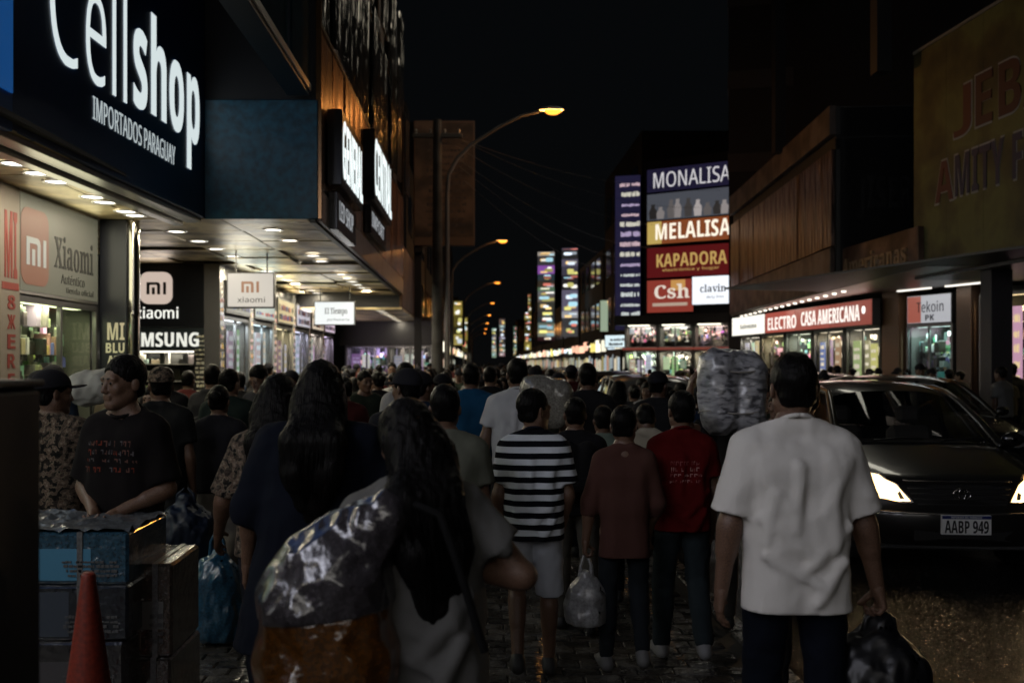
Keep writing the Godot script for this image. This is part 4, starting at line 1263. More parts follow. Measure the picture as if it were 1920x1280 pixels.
func make_car(label: String, paint: StandardMaterial3D, lit: bool, group := "") -> Node3D:
	var o := thing("people_carrier", label, "car", Transform3D.IDENTITY, group)
	var black := mat(0.008, 0.008, 0.009, 0.4)
	var chrome := mat(0.5, 0.48, 0.45, 0.18, 1.0)
	var st := begin()
	sheet(st, skin(NOSE))
	for s in [-1.0, 1.0]:                                   # flanks under the windows
		var rows := []
		for z in [-0.28, -0.5, -0.9, -1.5, -2.3, -3.2, -4.0, -4.35]:
			var line := []
			for y in [0.25, 0.35, 0.55, 0.75, 0.92, 1.06]:
				var top := lerpf(0.9, 1.1, clampf((-z - 0.28) / 0.9, 0, 1))
				var yy: float = minf(y, top)
				line.append(Vector3(s * (0.865 - 0.06 * pow((yy - 0.6) / 0.5, 2.0) - (0.08 if z > -0.3 else 0.0) - (0.05 if z < -4.3 else 0.0)), yy, z))
			rows.append(line)
		sheet(st, rows, false, s < 0)
	bx(st, -0.8, 0.8, 0.25, 1.08, -4.42, -4.3)
	obj("body", st, paint, o)
	st = begin()
	sheet(st, skin([[1.60, 1.98, 0.60, 0.06], [1.655, 2.15, 0.625, 0.05], [1.695, 2.6, 0.65, 0.02], [1.70, 3.2, 0.655, 0.0], [1.66, 3.9, 0.64, 0.0], [1.58, 4.2, 0.62, 0.0], [1.1, 4.4, 0.76, 0.0]], 24, 0.07))
	obj("roof", st, paint, o)
	var glass := StandardMaterial3D.new()
	glass.albedo_color = Color(0.03, 0.035, 0.035, 0.3)
	glass.transparency = BaseMaterial3D.TRANSPARENCY_ALPHA
	glass.roughness = 0.04
	st = begin()
	sheet(st, skin([[1.11, 1.08, 0.735, 0.14], [1.28, 1.38, 0.69, 0.12], [1.45, 1.7, 0.64, 0.1], [1.60, 1.99, 0.585, 0.07]], 20, 0.035))
	obj("windscreen", st, glass, o)
	for s in [-1.0, 1.0]:
		st = begin()
		tube(st, [Vector3(s * 0.78, 1.08, -1.12), Vector3(s * 0.725, 1.3, -1.48), Vector3(s * 0.665, 1.48, -1.82), Vector3(s * 0.62, 1.58, -2.06), Vector3(s * 0.635, 1.62, -2.5), Vector3(s * 0.64, 1.63, -3.4), Vector3(s * 0.63, 1.56, -4.15)], [0.045, 0.04, 0.038, 0.036, 0.034, 0.034, 0.04], 10)
		obj("door_pillar", st, paint, o)
		st = begin()
		for z in [-2.45, -3.4]:
			tube(st, [Vector3(s * 0.79, 1.05, z - 0.1), Vector3(s * 0.64, 1.62, z)], 0.03, 8)
		obj("door_pillar", st, black, o)
		st = begin()
		sheet(st, [[Vector3(s * 0.785, 1.07, -1.2), Vector3(s * 0.79, 1.07, -2.4), Vector3(s * 0.79, 1.07, -4.2)], [Vector3(s * 0.64, 1.58, -2.08), Vector3(s * 0.64, 1.61, -2.6), Vector3(s * 0.63, 1.56, -4.1)]], false, s > 0)
		obj("side_window", st, glass, o)
		# mirror
		st = begin()
		var rows := []
		for i in 9:
			var a := -PI / 2 + PI * i / 8
			var line := []
			for j in 14:
				var t := TAU * j / 14
				line.append(Vector3(s * 0.97 + cos(t) * 0.115 * cos(a), 1.14 + sin(t) * 0.075 * cos(a), -1.3 + 0.06 * sin(a)))
			rows.append(line)
		sheet(st, rows, true)
		tube(st, [Vector3(s * 0.8, 1.08, -1.32), Vector3(s * 0.9, 1.11, -1.31)], 0.025, 6)
		obj("wing_mirror", st, paint, o)
		# headlight: a lens, its rim, an inner lamp
		var lens := PackedVector2Array([Vector2(s * 0.50, 0.672), Vector2(s * 0.6, 0.665), Vector2(s * 0.9, 0.69), Vector2(s * 0.985, 0.74), Vector2(s * 0.98, 0.885), Vector2(s * 0.9, 0.90), Vector2(s * 0.76, 0.885), Vector2(s * 0.62, 0.81)])
		st = begin()
		var rim := PackedVector2Array()
		for p in lens:
			rim.append(p + (p - Vector2(s * 0.8, 0.78)) * 0.09)
		patch(st, rim, 0.006)
		var h := obj("headlight", st, chrome, o)
		st = begin()
		patch(st, lens, 0.014)
		obj("lamp_lens", st, glow(1.0, 0.62, 0.25, 4.5) if lit else mat(0.3, 0.3, 0.3, 0.1), h)
		st = begin()
		patch(st, PackedVector2Array([Vector2(s * 0.55, 0.685), Vector2(s * 0.6, 0.685), Vector2(s * 0.62, 0.74), Vector2(s * 0.59, 0.755)]), 0.022)
		obj("indicator_lamp", st, mat(0.4, 0.3, 0.16, 0.3), h)
		if lit:
			var sp := SpotLight3D.new()
			sp.name = "light"
			sp.position = nose_at(s * 0.84, 0.79) + Vector3(s * 0.0, 0, 0.06)
			sp.rotation = Vector3(-0.02, PI, 0)
			sp.light_color = lin(1.0, 0.66, 0.34)
			sp.light_energy = 1.2
			sp.light_size = 0.05
			sp.spot_angle = 48.0
			sp.spot_range = 60.0
			sp.spot_attenuation = 2.0
			sp.shadow_enabled = true
			o.add_child(sp, true)
		# wheel
		for z in [-0.85, -3.5]:
			st = begin()
			lathe(st, [[0.2, -0.1], [0.3, -0.1], [0.32, -0.07], [0.32, 0.07], [0.3, 0.1], [0.2, 0.1]], 28)
			var wheel := obj("wheel", st, mat(0.015, 0.015, 0.015, 0.8), o)
			wheel.transform = Transform3D(Basis(Vector3.BACK, PI / 2), Vector3(s * 0.76, 0.32, z))
			st = begin()
			lathe(st, [[0.02, -0.09], [0.19, -0.07], [0.2, -0.1], [0.2, 0.1], [0.19, 0.07], [0.02, 0.09]], 20)
			obj("rim", st, mat(0.3, 0.3, 0.3, 0.3, 0.9), wheel)
	# grille: dark mouth, slats, badge; bumper strip, lower mouth
	st = begin()
	patch(st, PackedVector2Array([Vector2(-0.52, 0.80), Vector2(-0.44, 0.63), Vector2(0.44, 0.63), Vector2(0.52, 0.80), Vector2(0.3, 0.815), Vector2(0, 0.82), Vector2(-0.3, 0.815)]), 0.004)
	obj("grille", st, black, o)
	for k in 4:
		st = begin()
		var pts := []
		var half := 0.44 + 0.08 * k / 3.0
		for i in 11:
			pts.append(nose_at(half * (i / 5.0 - 1.0), 0.65 + 0.045 * k) + Vector3(0, 0, 0.008))
		tube(st, pts, 0.006, 6)
		obj("grille_slat", st, mat(0.1, 0.1, 0.1, 0.3, 0.8), o)
	st = begin()
	for e in [[0.075, 0.05, 0.0, 0.0], [0.028, 0.05, 0.0, 0.0], [0.052, 0.018, 0.0, 0.028]]:
		var ring := []
		for i in 25:
			var a := TAU * i / 24
			ring.append(nose_at(0, 0.74) + Vector3(cos(a) * e[0], sin(a) * e[1] + e[3], 0.024))
		tube(st, ring, 0.006, 6)
	obj("badge", st, chrome, o)
	for y in [0.575, 0.845]:
		st = begin()
		var pts := []
		for i in 21:
			var u := (i / 10.0 - 1.0) * (0.98 if y < 0.7 else 0.55)
			pts.append(nose_at(u, y) + Vector3(0, 0, 0.006))
		tube(st, pts, 0.012 if y < 0.7 else 0.007, 6)
		obj("chrome_strip", st, mat(0.35, 0.33, 0.3, 0.2, 0.9), o)
	st = begin()
	patch(st, PackedVector2Array([Vector2(-0.6, 0.44), Vector2(-0.5, 0.33), Vector2(0.5, 0.33), Vector2(0.6, 0.44)]), 0.004)
	obj("lower_grille", st, black, o)
	box("bumper_lip", -0.7, 0.7, 0.255, 0.285, -0.3, -0.06, mat(0.05, 0.05, 0.05, 0.3), o, 0.01)
	# plate
	var plate := box("number_plate", -0.21, 0.21, 0.40, 0.57, -0.02, 0.022, mat(0.72, 0.72, 0.7, 0.5), o, 0.004)
	box("blue_band", -0.206, 0.206, 0.538, 0.566, 0.0225, 0.024, mat(0.01, 0.02, 0.12, 0.5), plate)
	st = begin()
	if lit:
		text(st, "AABP 949", bold, -0.185, 0.415, 0.185, 0.525, 0.0225, 0.004)
		obj("plate_letters", st, mat(0.01, 0.01, 0.01, 0.6), plate)
		st = begin()
		text(st, "REPUBLICA DEL PARAGUAY", bold, -0.13, 0.545, 0.13, 0.56, 0.0245, 0.002)
		obj("plate_letters", st, mat(0.6, 0.6, 0.6, 0.6), plate)
	# wipers, dashboard, seats
	for s in [-0.45, 0.2]:
		st = begin()
		tube(st, [Vector3(s, 1.135, -1.08), Vector3(s + 0.3, 1.16, -1.13), Vector3(s + 0.5, 1.15, -1.17)], 0.01, 6)
		obj("wiper", st, black, o)
	box("dashboard", -0.68, 0.68, 0.85, 1.1, -1.9, -1.3, mat(0.01, 0.01, 0.01, 0.6), o, 0.05)
	for s in [-0.38, 0.38]:
		box("seat", s - 0.24, s + 0.24, 0.6, 1.2, -2.6, -2.42, mat(0.06, 0.055, 0.05, 0.8), o, 0.06)
		box("headrest", s - 0.13, s + 0.13, 1.22, 1.42, -2.6, -2.48, mat(0.06, 0.055, 0.05, 0.8), o, 0.05)
	return o

func cars() -> void:
	var paint := mat(0.012, 0.011, 0.01, 0.3)
	paint = paint.duplicate()
	paint.clearcoat_enabled = true
	paint.clearcoat = 1.0
	paint.clearcoat_roughness = 0.06
	var c := make_car("dark people carrier with lit headlights facing the camera on the right", paint, true)
	c.transform = Transform3D(Basis(Vector3.UP, deg_to_rad(-4.5)), Vector3(4.27, -0.1, -8.7))
	var red := paint.duplicate()
	red.albedo_color = lin(0.06, 0.012, 0.01)
	var grey := paint.duplicate()
	grey.albedo_color = lin(0.06, 0.06, 0.062)
	var second := make_car("dark parked car behind the lit people carrier by the right kerb", paint, false, "cars queued in the street")
	second.transform = Transform3D(Basis(Vector3.UP, 0.05), Vector3(7.35, -0.1, -14.3))
	var spots := [[3.0, 16.6, grey, "grey people carrier first in the queue behind the bale carrier"], [3.6, 23.0, paint, "black people carrier second in the queue of cars"], [3.2, 29.0, red, "red people carrier third in the queue of cars"], [3.7, 35.0, grey, "grey people carrier fourth in the queue, far down the street"], [2.2, 42.0, red, "red people carrier fifth in the queue, beside the crowd"], [4.6, 48.0, paint, "black people carrier far down the queue"], [7.4, 21.0, grey, "grey people carrier parked at the right kerb under the letter fascia"], [7.5, 30.0, paint, "black people carrier parked under the red sign band"]]
	for k in spots.size():
		var r: Array = spots[k]
		var o: Node3D = second.duplicate()
		o.name = numbered("people_carrier")
		add_child(o)
		o.transform = Transform3D(Basis(Vector3.UP, PI if k in [0, 2, 4, 6] else 0.02), Vector3(r[0], -0.1, -r[1] - (4.3 if k in [0, 2, 4, 6] else 0.0)))
		o.set_meta("label", r[3])
		for p in o.get_children():
			if p is MeshInstance3D and (String(p.name).begins_with("body") or String(p.name).begins_with("roof") or String(p.name).begins_with("wing") or p.name == "door_pillar"):
				p.material_override = r[2]

# ---------------------------------------------------------------- people
func basis_of(lean: float, side: float, twist := 0.0) -> Basis:
	return Basis(Vector3.BACK, side) * Basis(Vector3.RIGHT, -lean) * Basis(Vector3.UP, twist)

# one figure, 1.72 m tall and facing -z, as arrays for each part; runs in a thread
func figure(sp: Dictionary) -> Dictionary:
	var out := {}
	var c: float = sp.get("cell", 0.013)
	var fine: float = sp.get("fine", 0.006)
	var w: float = sp.get("w", 1.0)
	var girth: float = sp.get("girth", 1.0)
	var fem: bool = sp.get("fem", false)
	var hip: float = w * (1.08 if fem else 1.0)
	var B := basis_of(sp.get("lean", 0.03), sp.get("side", 0.0), sp.get("twist", 0.0))
	var pv := Vector3(0, 0.95, 0)
	var up := func(x: float, y: float, z: float) -> Vector3: return pv + B * (Vector3(x, y, z) - pv)
	var stride: float = sp.get("stride", 0.12)
	var kn := []
	var an := []
	var hj := []
	for s in [-1.0, 1.0]:
		var fz: float = s * stride
		var rear: bool = fz > 0.05
		hj.append(Vector3(s * 0.09 * hip, 0.91, 0))
		an.append(Vector3(s * 0.1, 0.085 + (0.09 if rear and absf(stride) > 0.1 else 0.0), fz))
		kn.append((hj[-1] + an[-1]) * 0.5 + Vector3(s * 0.008, 0.01, -0.02 - (0.1 if rear and absf(stride) > 0.1 else 0.0)))
	var sh := []
	var el := []
	var wr := []
	var arms: Array = sp.get("arms", [[Vector3(-0.15, -1, 0.08), Vector3(-0.03, -1, -0.22)], [Vector3(0.15, -1, 0.02), Vector3(0.03, -1, -0.3)]])
	for k in 2:
		var s := -1.0 if k == 0 else 1.0
		sh.append(up.call(s * 0.164 * w, 1.38, 0.005))
		el.append(sh[k] + arms[k][0].normalized() * 0.285)
		wr.append(el[k] + arms[k][1].normalized() * 0.25)
	# ---- skin
	var lo := Vector3(-0.3, -0.02, -0.3)
	var hi := Vector3(0.3, 1.6, 0.3)
	for p in sh + el + wr + an + [up.call(0, 1.55, 0)]:
		lo = lo.min(p - Vector3(0.12, 0.12, 0.12))
		hi = hi.max(p + Vector3(0.12, 0.12, 0.12))
	lo.y = -0.02
	var skin_ := {}
	var f := Field.new(lo, hi, c)
	for k in 2:
		var s := -1.0 if k == 0 else 1.0
		f.cap(hj[k], kn[k], 0.08 * girth, 0.055, 0.03)
		f.cap(kn[k], an[k], 0.052, 0.036, 0.02)
		f.cap(kn[k].lerp(an[k], 0.2) + Vector3(0, 0, 0.018), kn[k].lerp(an[k], 0.5) + Vector3(0, 0, 0.012), 0.05, 0.04, 0.03)
		f.cap(an[k] + Vector3(0, -0.045, 0.03), an[k] + Vector3(0, -0.05, -0.12), 0.035, 0.03, 0.03)
		f.cap(up.call(s * 0.055 * w, 1.05, 0), up.call(s * 0.072 * w, 1.27, 0), 0.088 * girth, 0.095, 0.05)
		f.cap(up.call(s * 0.12 * w, 1.385, 0), up.call(s * 0.03, 1.46, 0.0), 0.045, 0.042, 0.04)
		f.cap(sh[k], el[k], 0.05, 0.04, 0.035)
		f.cap(el[k], wr[k], 0.042, 0.027, 0.02)
		f.cap(el[k].lerp(wr[k], 0.12), el[k].lerp(wr[k], 0.4), 0.044, 0.038, 0.02)
	f.cap(Vector3(-0.06, 0.93, 0), Vector3(0.06, 0.93, 0), 0.095 * girth, 0.095 * girth, 0.05)
	f.cap(up.call(-0.13 * w, 1.375, 0), up.call(0.13 * w, 1.375, 0), 0.058, 0.058, 0.04)
	f.cap(up.call(0, 1.42, 0.005), up.call(0, 1.56, -0.012), 0.054, 0.05, 0.04)
	f.net(skin_)
	# hands: palm, four fingers, thumb
	for k in 2:
		var s := -1.0 if k == 0 else 1.0
		var grip: float = sp.get("grip", [0.45, 0.45])[k]
		var d: Vector3 = arms[k][1].normalized()
		var inward := Vector3(-s, 0, 0)
		if sp.has("palm"):
			inward = sp.palm[k]
		var n := (inward - d * inward.dot(d)).normalized()
		var t := n.cross(d) * s
		var fwd := Vector3(0, 0, -1)
		if not sp.has("palm") and t.dot(fwd) < 0.0:
			t = -t
		var o0: Vector3 = wr[k]
		var hf := Field.new(o0 - Vector3(0.2, 0.2, 0.2), o0 + Vector3(0.2, 0.2, 0.2), maxf(fine, 0.006))
		hf.cap(o0 - d * 0.03, o0 + d * 0.02, 0.027, 0.025, 0.01)
		var spread := [0.033, 0.012, -0.009, -0.029]
		var long := [0.075, 0.083, 0.077, 0.06]
		for i in 4:
			var kn0: Vector3 = o0 + d * (0.085 - 0.006 * absf(i - 1.2)) + t * spread[i]
			hf.cap(o0 + d * 0.012 + t * spread[i] * 0.5, kn0, 0.016, 0.0125, 0.012)
			var dir := d
			var at := kn0
			for j in 3:
				var a: float = grip * [0.6, 0.9, 0.7][j]
				dir = (dir * cos(a) + n * sin(a)).normalized() if j == 0 else dir.rotated(n.cross(d).normalized() * -1.0, a)
				var to: Vector3 = at + dir * long[i] * [0.45, 0.32, 0.23][j]
				hf.cap(at, to, 0.0098 - 0.0008 * j, 0.0092 - 0.0008 * j, 0.004)
				at = to
		var tb: Vector3 = o0 + d * 0.025 + t * 0.022
		var shut := clampf(grip - 0.6, 0.0, 0.7)
		var td := (t * (0.75 - 0.7 * shut) + d * 0.7 + n * (0.3 + 0.6 * grip)).normalized()
		hf.cap(tb, tb + td * 0.042, 0.0145, 0.0115, 0.012)
		hf.cap(tb + td * 0.042, tb + td * 0.042 + (td * 0.8 + d * 0.4 + n * grip * 0.6).normalized() * 0.034, 0.0112, 0.009, 0.005)
		hf.net(skin_)
	# head
	var hb := B * Basis.from_euler(Vector3(sp.get("nod", 0.0), sp.get("look", 0.0), sp.get("tilt", 0.0)))
	var hc: Vector3 = up.call(0, 1.535, -0.008) + hb * Vector3(0, 0.06, -0.006)
	var at_ := func(x: float, y: float, z: float) -> Vector3: return hc + hb * Vector3(x, y, z)
	var hf := Field.new(hc - Vector3(0.15, 0.16, 0.15), hc + Vector3(0.15, 0.16, 0.15), fine)
	hf.ell(at_.call(0, 0.034, 0.014), hb, Vector3(0.075, 0.092, 0.097), 0.01)
	hf.ell(at_.call(0, -0.03, -0.022), hb, Vector3(0.063, 0.088, 0.07), 0.03)
	for s in [-1.0, 1.0]:
		hf.cap(at_.call(s * 0.05, -0.055, 0.0), at_.call(s * 0.012, -0.1, -0.066), 0.02, 0.02, 0.03)
		hf.ell(at_.call(s * 0.038, -0.022, -0.066), hb, Vector3(0.018, 0.016, 0.012), 0.03)
		hf.ell(at_.call(s * 0.079, -0.006, 0.012), hb * Basis(Vector3.UP, s * 0.35), Vector3(0.009, 0.03, 0.018), 0.006)
	hf.cap(at_.call(-0.042, 0.022, -0.08), at_.call(0.042, 0.022, -0.08), 0.0115, 0.0115, 0.02)
	for s in [-1.0, 1.0]:
		hf.carve(at_.call(s * 0.031, 0.0, -0.101), hb, Vector3(0.018, 0.011, 0.014), 0.008)
		hf.ell(at_.call(s * 0.031, 0.0, -0.081), hb, Vector3(0.0125, 0.0115, 0.0125), 0.003)
	hf.cap(at_.call(0, 0.008, -0.09), at_.call(0, -0.034, -0.108), 0.009, 0.0115, 0.012)
	hf.cap(at_.call(-0.011, -0.037, -0.097), at_.call(0.011, -0.037, -0.097), 0.0085, 0.0085, 0.008)
	hf.cap(at_.call(-0.02, -0.058, -0.088), at_.call(0.02, -0.058, -0.088), 0.0075, 0.0075, 0.008)
	hf.cap(at_.call(-0.018, -0.07, -0.086), at_.call(0.018, -0.07, -0.086), 0.0075, 0.0075, 0.008)
	hf.carve(at_.call(0, -0.0635, -0.1), hb, Vector3(0.02, 0.0022, 0.007), 0.004)
	hf.cap(at_.call(0, -0.06, 0.02), up.call(0, 1.5, 0.0), 0.05, 0.052, 0.03)
	hf.net(skin_)
	out.body = skin_
	if sp.get("face", false):
		var e := {}
		var b := {}
		for s in [-1.0, 1.0]:
			var ef := Field.new(at_.call(s * 0.031, 0, -0.085) - Vector3(0.03, 0.03, 0.03), at_.call(s * 0.031, 0, -0.085) + Vector3(0.03, 0.03, 0.03), 0.003)
			ef.ell(at_.call(s * 0.031, 0.0005, -0.0885), hb, Vector3(0.0085, 0.0075, 0.0075), 0.001)
			ef.net(e)
			ef = Field.new(at_.call(s * 0.031, 0.024, -0.09) - Vector3(0.04, 0.04, 0.04), at_.call(s * 0.031, 0.024, -0.09) + Vector3(0.04, 0.04, 0.04), 0.003)
			ef.cap(at_.call(s * 0.014, 0.022, -0.0935), at_.call(s * 0.046, 0.025, -0.082), 0.0055, 0.004, 0.001)
			ef.net(b)
		out.eye = e
		out.eyebrow = b
	# ---- hair
	var hair := {}
	var kind: String = sp.get("hair", "short")
	var long_to: float = sp.get("hair_to", 1.2)
	var ease_: float = sp.get("ease", 0.016)
	if kind == "long":
		var pts := [at_.call(0, 0.03, 0.05), at_.call(0, -0.06, 0.085), up.call(0, 1.4, 0.145 + ease_), up.call(0, (1.4 + long_to) * 0.5, 0.16 + ease_), up.call(0, long_to, 0.14 + ease_)]
		var aside: float = sp.get("hair_side", 0.0)
		for i in range(1, 5):
			pts[i] += hb * Vector3(aside * [0.0, 0.25, 0.8, 1.2, 1.3][i], 0, 0)
		var hl := Vector3(9, 9, 9)
		var hh := Vector3(-9, -9, -9)
		for p in pts:
			hl = hl.min(p - Vector3(0.2, 0.17, 0.17))
			hh = hh.max(p + Vector3(0.2, 0.17, 0.17))
		hl = hl.min(hc - Vector3(0.16, 0.2, 0.16))
		hh = hh.max(hc + Vector3(0.16, 0.17, 0.16))
		f = Field.new(hl, hh, maxf(fine * 1.3, 0.008))
		f.ell(at_.call(0, 0.035, 0.016), hb, Vector3(0.088, 0.104, 0.11), 0.02)
		for s in [-1.0, 1.0]:
			var R := hb * Vector3(s, 0, 0)
			f.cap(at_.call(s * 0.045, 0.0, 0.05), at_.call(s * (0.055 if aside == 0.0 or s > 0.0 else 0.02), -0.1, 0.07), 0.056, 0.05, 0.03)
			if aside == 0.0 or s > 0.0:
				f.cap(at_.call(s * 0.068, 0.02, 0.0), at_.call(s * 0.075, -0.13, 0.03), 0.03, 0.03, 0.03)
			f.cap(pts[1] + R * 0.045, pts[2] + R * 0.072, 0.05, 0.046, 0.08)
			f.cap(pts[2] + R * 0.072, pts[3] + R * 0.068, 0.046, 0.04, 0.08)
			f.cap(pts[3] + R * 0.068, pts[4] + R * 0.05, 0.04, 0.022, 0.08)
			f.cap(pts[3] + R * 0.05, pts[4] + R * 0.02 - Vector3(0, 0.06, 0), 0.035, 0.015, 0.04)
		f.cap(pts[1], pts[2], 0.06, 0.05, 0.04)
		f.cap(pts[2], pts[4], 0.05, 0.025, 0.04)
		f.carve(at_.call(0, -0.05, -0.1), hb, Vector3(0.066, 0.1, 0.085), 0.02)
		f.rough(crease, 0.007, Vector3(55, 4, 55))
		f.net(hair)
		if sp.get("strands", 0) > 0:                         # loose strands lying on and just off the mass of hair
			var r := RandomNumberGenerator.new()
			r.seed = 5 + int(sp.d * 100.0)
			var lines := []
			var X := hb * Vector3.RIGHT
			var Z := hb * Vector3.BACK
			for i in sp.strands:
				var t := r.randf_range(-1.0, 1.0)
				var off := r.randf_range(0.0, 0.012)
				var q := sqrt(maxf(0.0, 1.0 - t * t))
				var wob := r.randf_range(-0.02, 0.02)
				var key := [at_.call(t * 0.05, 0.125 - 0.03 * t * t, 0.03), at_.call(t * 0.088, 0.07, 0.02 + 0.08 * q), at_.call(t * 0.1, -0.03, 0.04 + 0.085 * q),
					pts[2] + X * (t * 0.118 + wob * 0.5) + Z * (0.047 * q + off), pts[3] + X * (t * 0.11 + wob) + Z * (0.042 * q + off * 1.4), pts[4] + X * (t * 0.06 + wob * 0.6) + Z * (0.02 * q + off) + Vector3(0, r.randf_range(-0.05, 0.02) + 0.05 * absf(t), 0)]
				var line := PackedVector3Array()
				for a in key.size() - 1:
					for b in 3:
						line.append(key[a].cubic_interpolate(key[a + 1], key[maxi(a - 1, 0)], key[mini(a + 2, key.size() - 1)], b / 3.0))
				line.append(key[-1])
				lines.append(line)
			out.strands = lines
	else:
		f = Field.new(hc - Vector3(0.16, 0.17, 0.16), hc + Vector3(0.16, 0.18, 0.16), fine)
		f.ell(at_.call(0, 0.042, 0.017), hb, Vector3(0.082, 0.097, 0.104), 0.01)
		f.cap(at_.call(-0.032, -0.035, 0.055), at_.call(0.032, -0.035, 0.055), 0.034, 0.034, 0.03)
		f.carve(at_.call(0, -0.045, -0.085), hb, Vector3(0.075, 0.105, 0.083), 0.012)
		for s in [-1.0, 1.0]:
			f.carve(at_.call(s * 0.09, -0.035, 0.0), hb, Vector3(0.03, 0.05, 0.032), 0.01)
		f.cut(at_.call(0, -0.062 + sp.get("nape", 0.0), 0), -(hb * Vector3(0, 1, 0.35)).normalized())
		f.rough(crease, 0.004, Vector3(70, 28, 70))
		f.net(hair)
		if kind == "bun":
			f = Field.new(at_.call(0, 0.05, 0.13) - Vector3(0.1, 0.1, 0.1), at_.call(0, 0.05, 0.13) + Vector3(0.1, 0.1, 0.1), fine)
			f.ell(at_.call(0, 0.04, 0.125), hb, Vector3(0.05, 0.05, 0.045), 0.01)
			f.rough(crease, 0.006, Vector3(60, 40, 60))
			f.net(hair)
	out.hair = hair
	if kind == "cap":
		var cp := {}
		f = Field.new(hc - Vector3(0.17, 0.12, 0.24), hc + Vector3(0.17, 0.2, 0.17), fine)
		f.ell(at_.call(0, 0.045, 0.014), hb, Vector3(0.092, 0.098, 0.114), 0.01)
		f.cut(at_.call(0, 0.035, 0), -(hb * Vector3(0, 1, 0.1)).normalized())
		f.ell(at_.call(0, 0.04, -0.12), hb * Basis(Vector3.RIGHT, 0.15), Vector3(0.07, 0.008, 0.075), 0.01)
		f.net(cp)
		out.cap = cp
	# ---- clothes
	var top: String = sp.get("top", "tee")
	var hem: float = sp.get("hem", 0.86)
	var ease: float = sp.get("ease", 0.016) - 0.004
	var sleeve: float = sp.get("sleeve", 0.62)
	var tp := {}
	lo = Vector3(-0.42, hem - 0.06, -0.32)
	hi = Vector3(0.42, 1.56, 0.34)
	for p in [up.call(0, 1.5, 0)] + el + (wr if sleeve > 1.0 else []):
		lo = lo.min(p - Vector3(0.13, 0.1, 0.15))
		hi = hi.max(p + Vector3(0.13, 0.1, 0.15))
	lo.y = minf(lo.y, hem - 0.06)
	f = Field.new(lo, hi, c)
	var flare: float = sp.get("flare", 0.0)
	for s in [-1.0, 1.0]:
		f.cap(up.call(s * 0.062 * w, 1.08, 0.004), up.call(s * 0.075 * w, 1.28, 0.004), 0.094 * girth + ease, 0.098 + ease, 0.06)
		f.cap(up.call(s * 0.062 * w, 1.1, 0.006), Vector3(s * (0.075 * hip + flare * 0.5), hem - 0.1, 0.018), 0.096 * girth + ease, 0.104 * girth + ease + flare, 0.06)
		f.cap(up.call(s * 0.135 * w, 1.375, 0.002), up.call(s * 0.035, 1.458, 0.008), 0.046 + ease * 0.5, 0.05, 0.04)
		if fem:
			f.ell(up.call(s * 0.075 * w, 1.25, -0.085), B, Vector3(0.065, 0.06, 0.055), 0.04)
	if not fem:
		f.cap(up.call(-0.1 * w, 1.3, 0.03), up.call(0.1 * w, 1.3, 0.03), 0.08, 0.08, 0.05)
	f.cap(up.call(-0.13 * w, 1.352, 0.003), up.call(0.13 * w, 1.352, 0.003), 0.06 + ease * 0.6, 0.06 + ease * 0.6, 0.05)
	if sp.get("draped", false):                              # long folds from the shoulder blades to the waist, and in the sleeves
		for q in [[-0.15, 1.33, 0.075, -0.05, 1.17, 0.112], [0.15, 1.33, 0.075, 0.07, 1.16, 0.112], [-0.14, 1.13, 0.09, 0.03, 0.99, 0.118], [0.15, 1.1, 0.085, 0.0, 0.95, 0.12], [-0.13, 1.0, 0.1, 0.06, 0.89, 0.125], [0.1, 1.24, 0.1, 0.1, 1.03, 0.108], [-0.02, 1.31, 0.108, -0.035, 1.1, 0.112], [0.13, 0.98, 0.1, 0.04, 0.84, 0.125], [-0.1, 1.22, 0.104, -0.13, 1.05, 0.095]]:
			f.cap(up.call(q[0] * w, q[1], q[2] + ease), up.call(q[3] * w, q[4], q[5] + ease), 0.011, 0.007, 0.022)
		for k in 2:
			var s := -1.0 if k == 0 else 1.0
			f.cap(sh[k] + Vector3(-s * 0.01, 0.01, 0.05), sh[k].lerp(el[k], 0.55) + Vector3(-s * 0.03, 0, 0.05), 0.012, 0.008, 0.02)
			f.cap(sh[k] + Vector3(-s * 0.03, -0.05, 0.045), sh[k].lerp(el[k], 0.6) + Vector3(s * 0.02, 0, 0.056), 0.01, 0.008, 0.02)
	for k in 2:
		if sleeve > 0.01:
			if sleeve > 1.0:
				f.cap(sh[k], el[k], 0.058 + ease * 0.5, 0.05 + ease * 0.4, 0.035)
				f.cap(el[k], wr[k], 0.05 + ease * 0.4, 0.038, 0.025, sleeve - 1.0)
			else:
				f.cap(sh[k] - Vector3(0, 0.008, 0), el[k], 0.054 + ease * 0.5, 0.062 + ease * 0.5, 0.035, sleeve)
	f.folds(crease, sp.get("crease", 0.008) * 1.1, Vector3(11, 2.0, 11))
	f.folds(crease, sp.get("crease", 0.008) * 0.45, Vector3(24, 7, 24))
	f.folds(pleat, sp.get("crease", 0.008) * 0.9, Vector3(3.2, 6.0, 3.2))
	f.cut(up.call(0, 1.486, 0.035), B * Vector3(0, 0.9, -0.43))
	f.cut(Vector3(0, hem, 0), Vector3(0, -1, 0.04).normalized())
	f.net(tp)
	out[{"tee": "shirt", "dress": "dress", "tank": "top", "blouse": "blouse"}.get(top, "shirt")] = tp
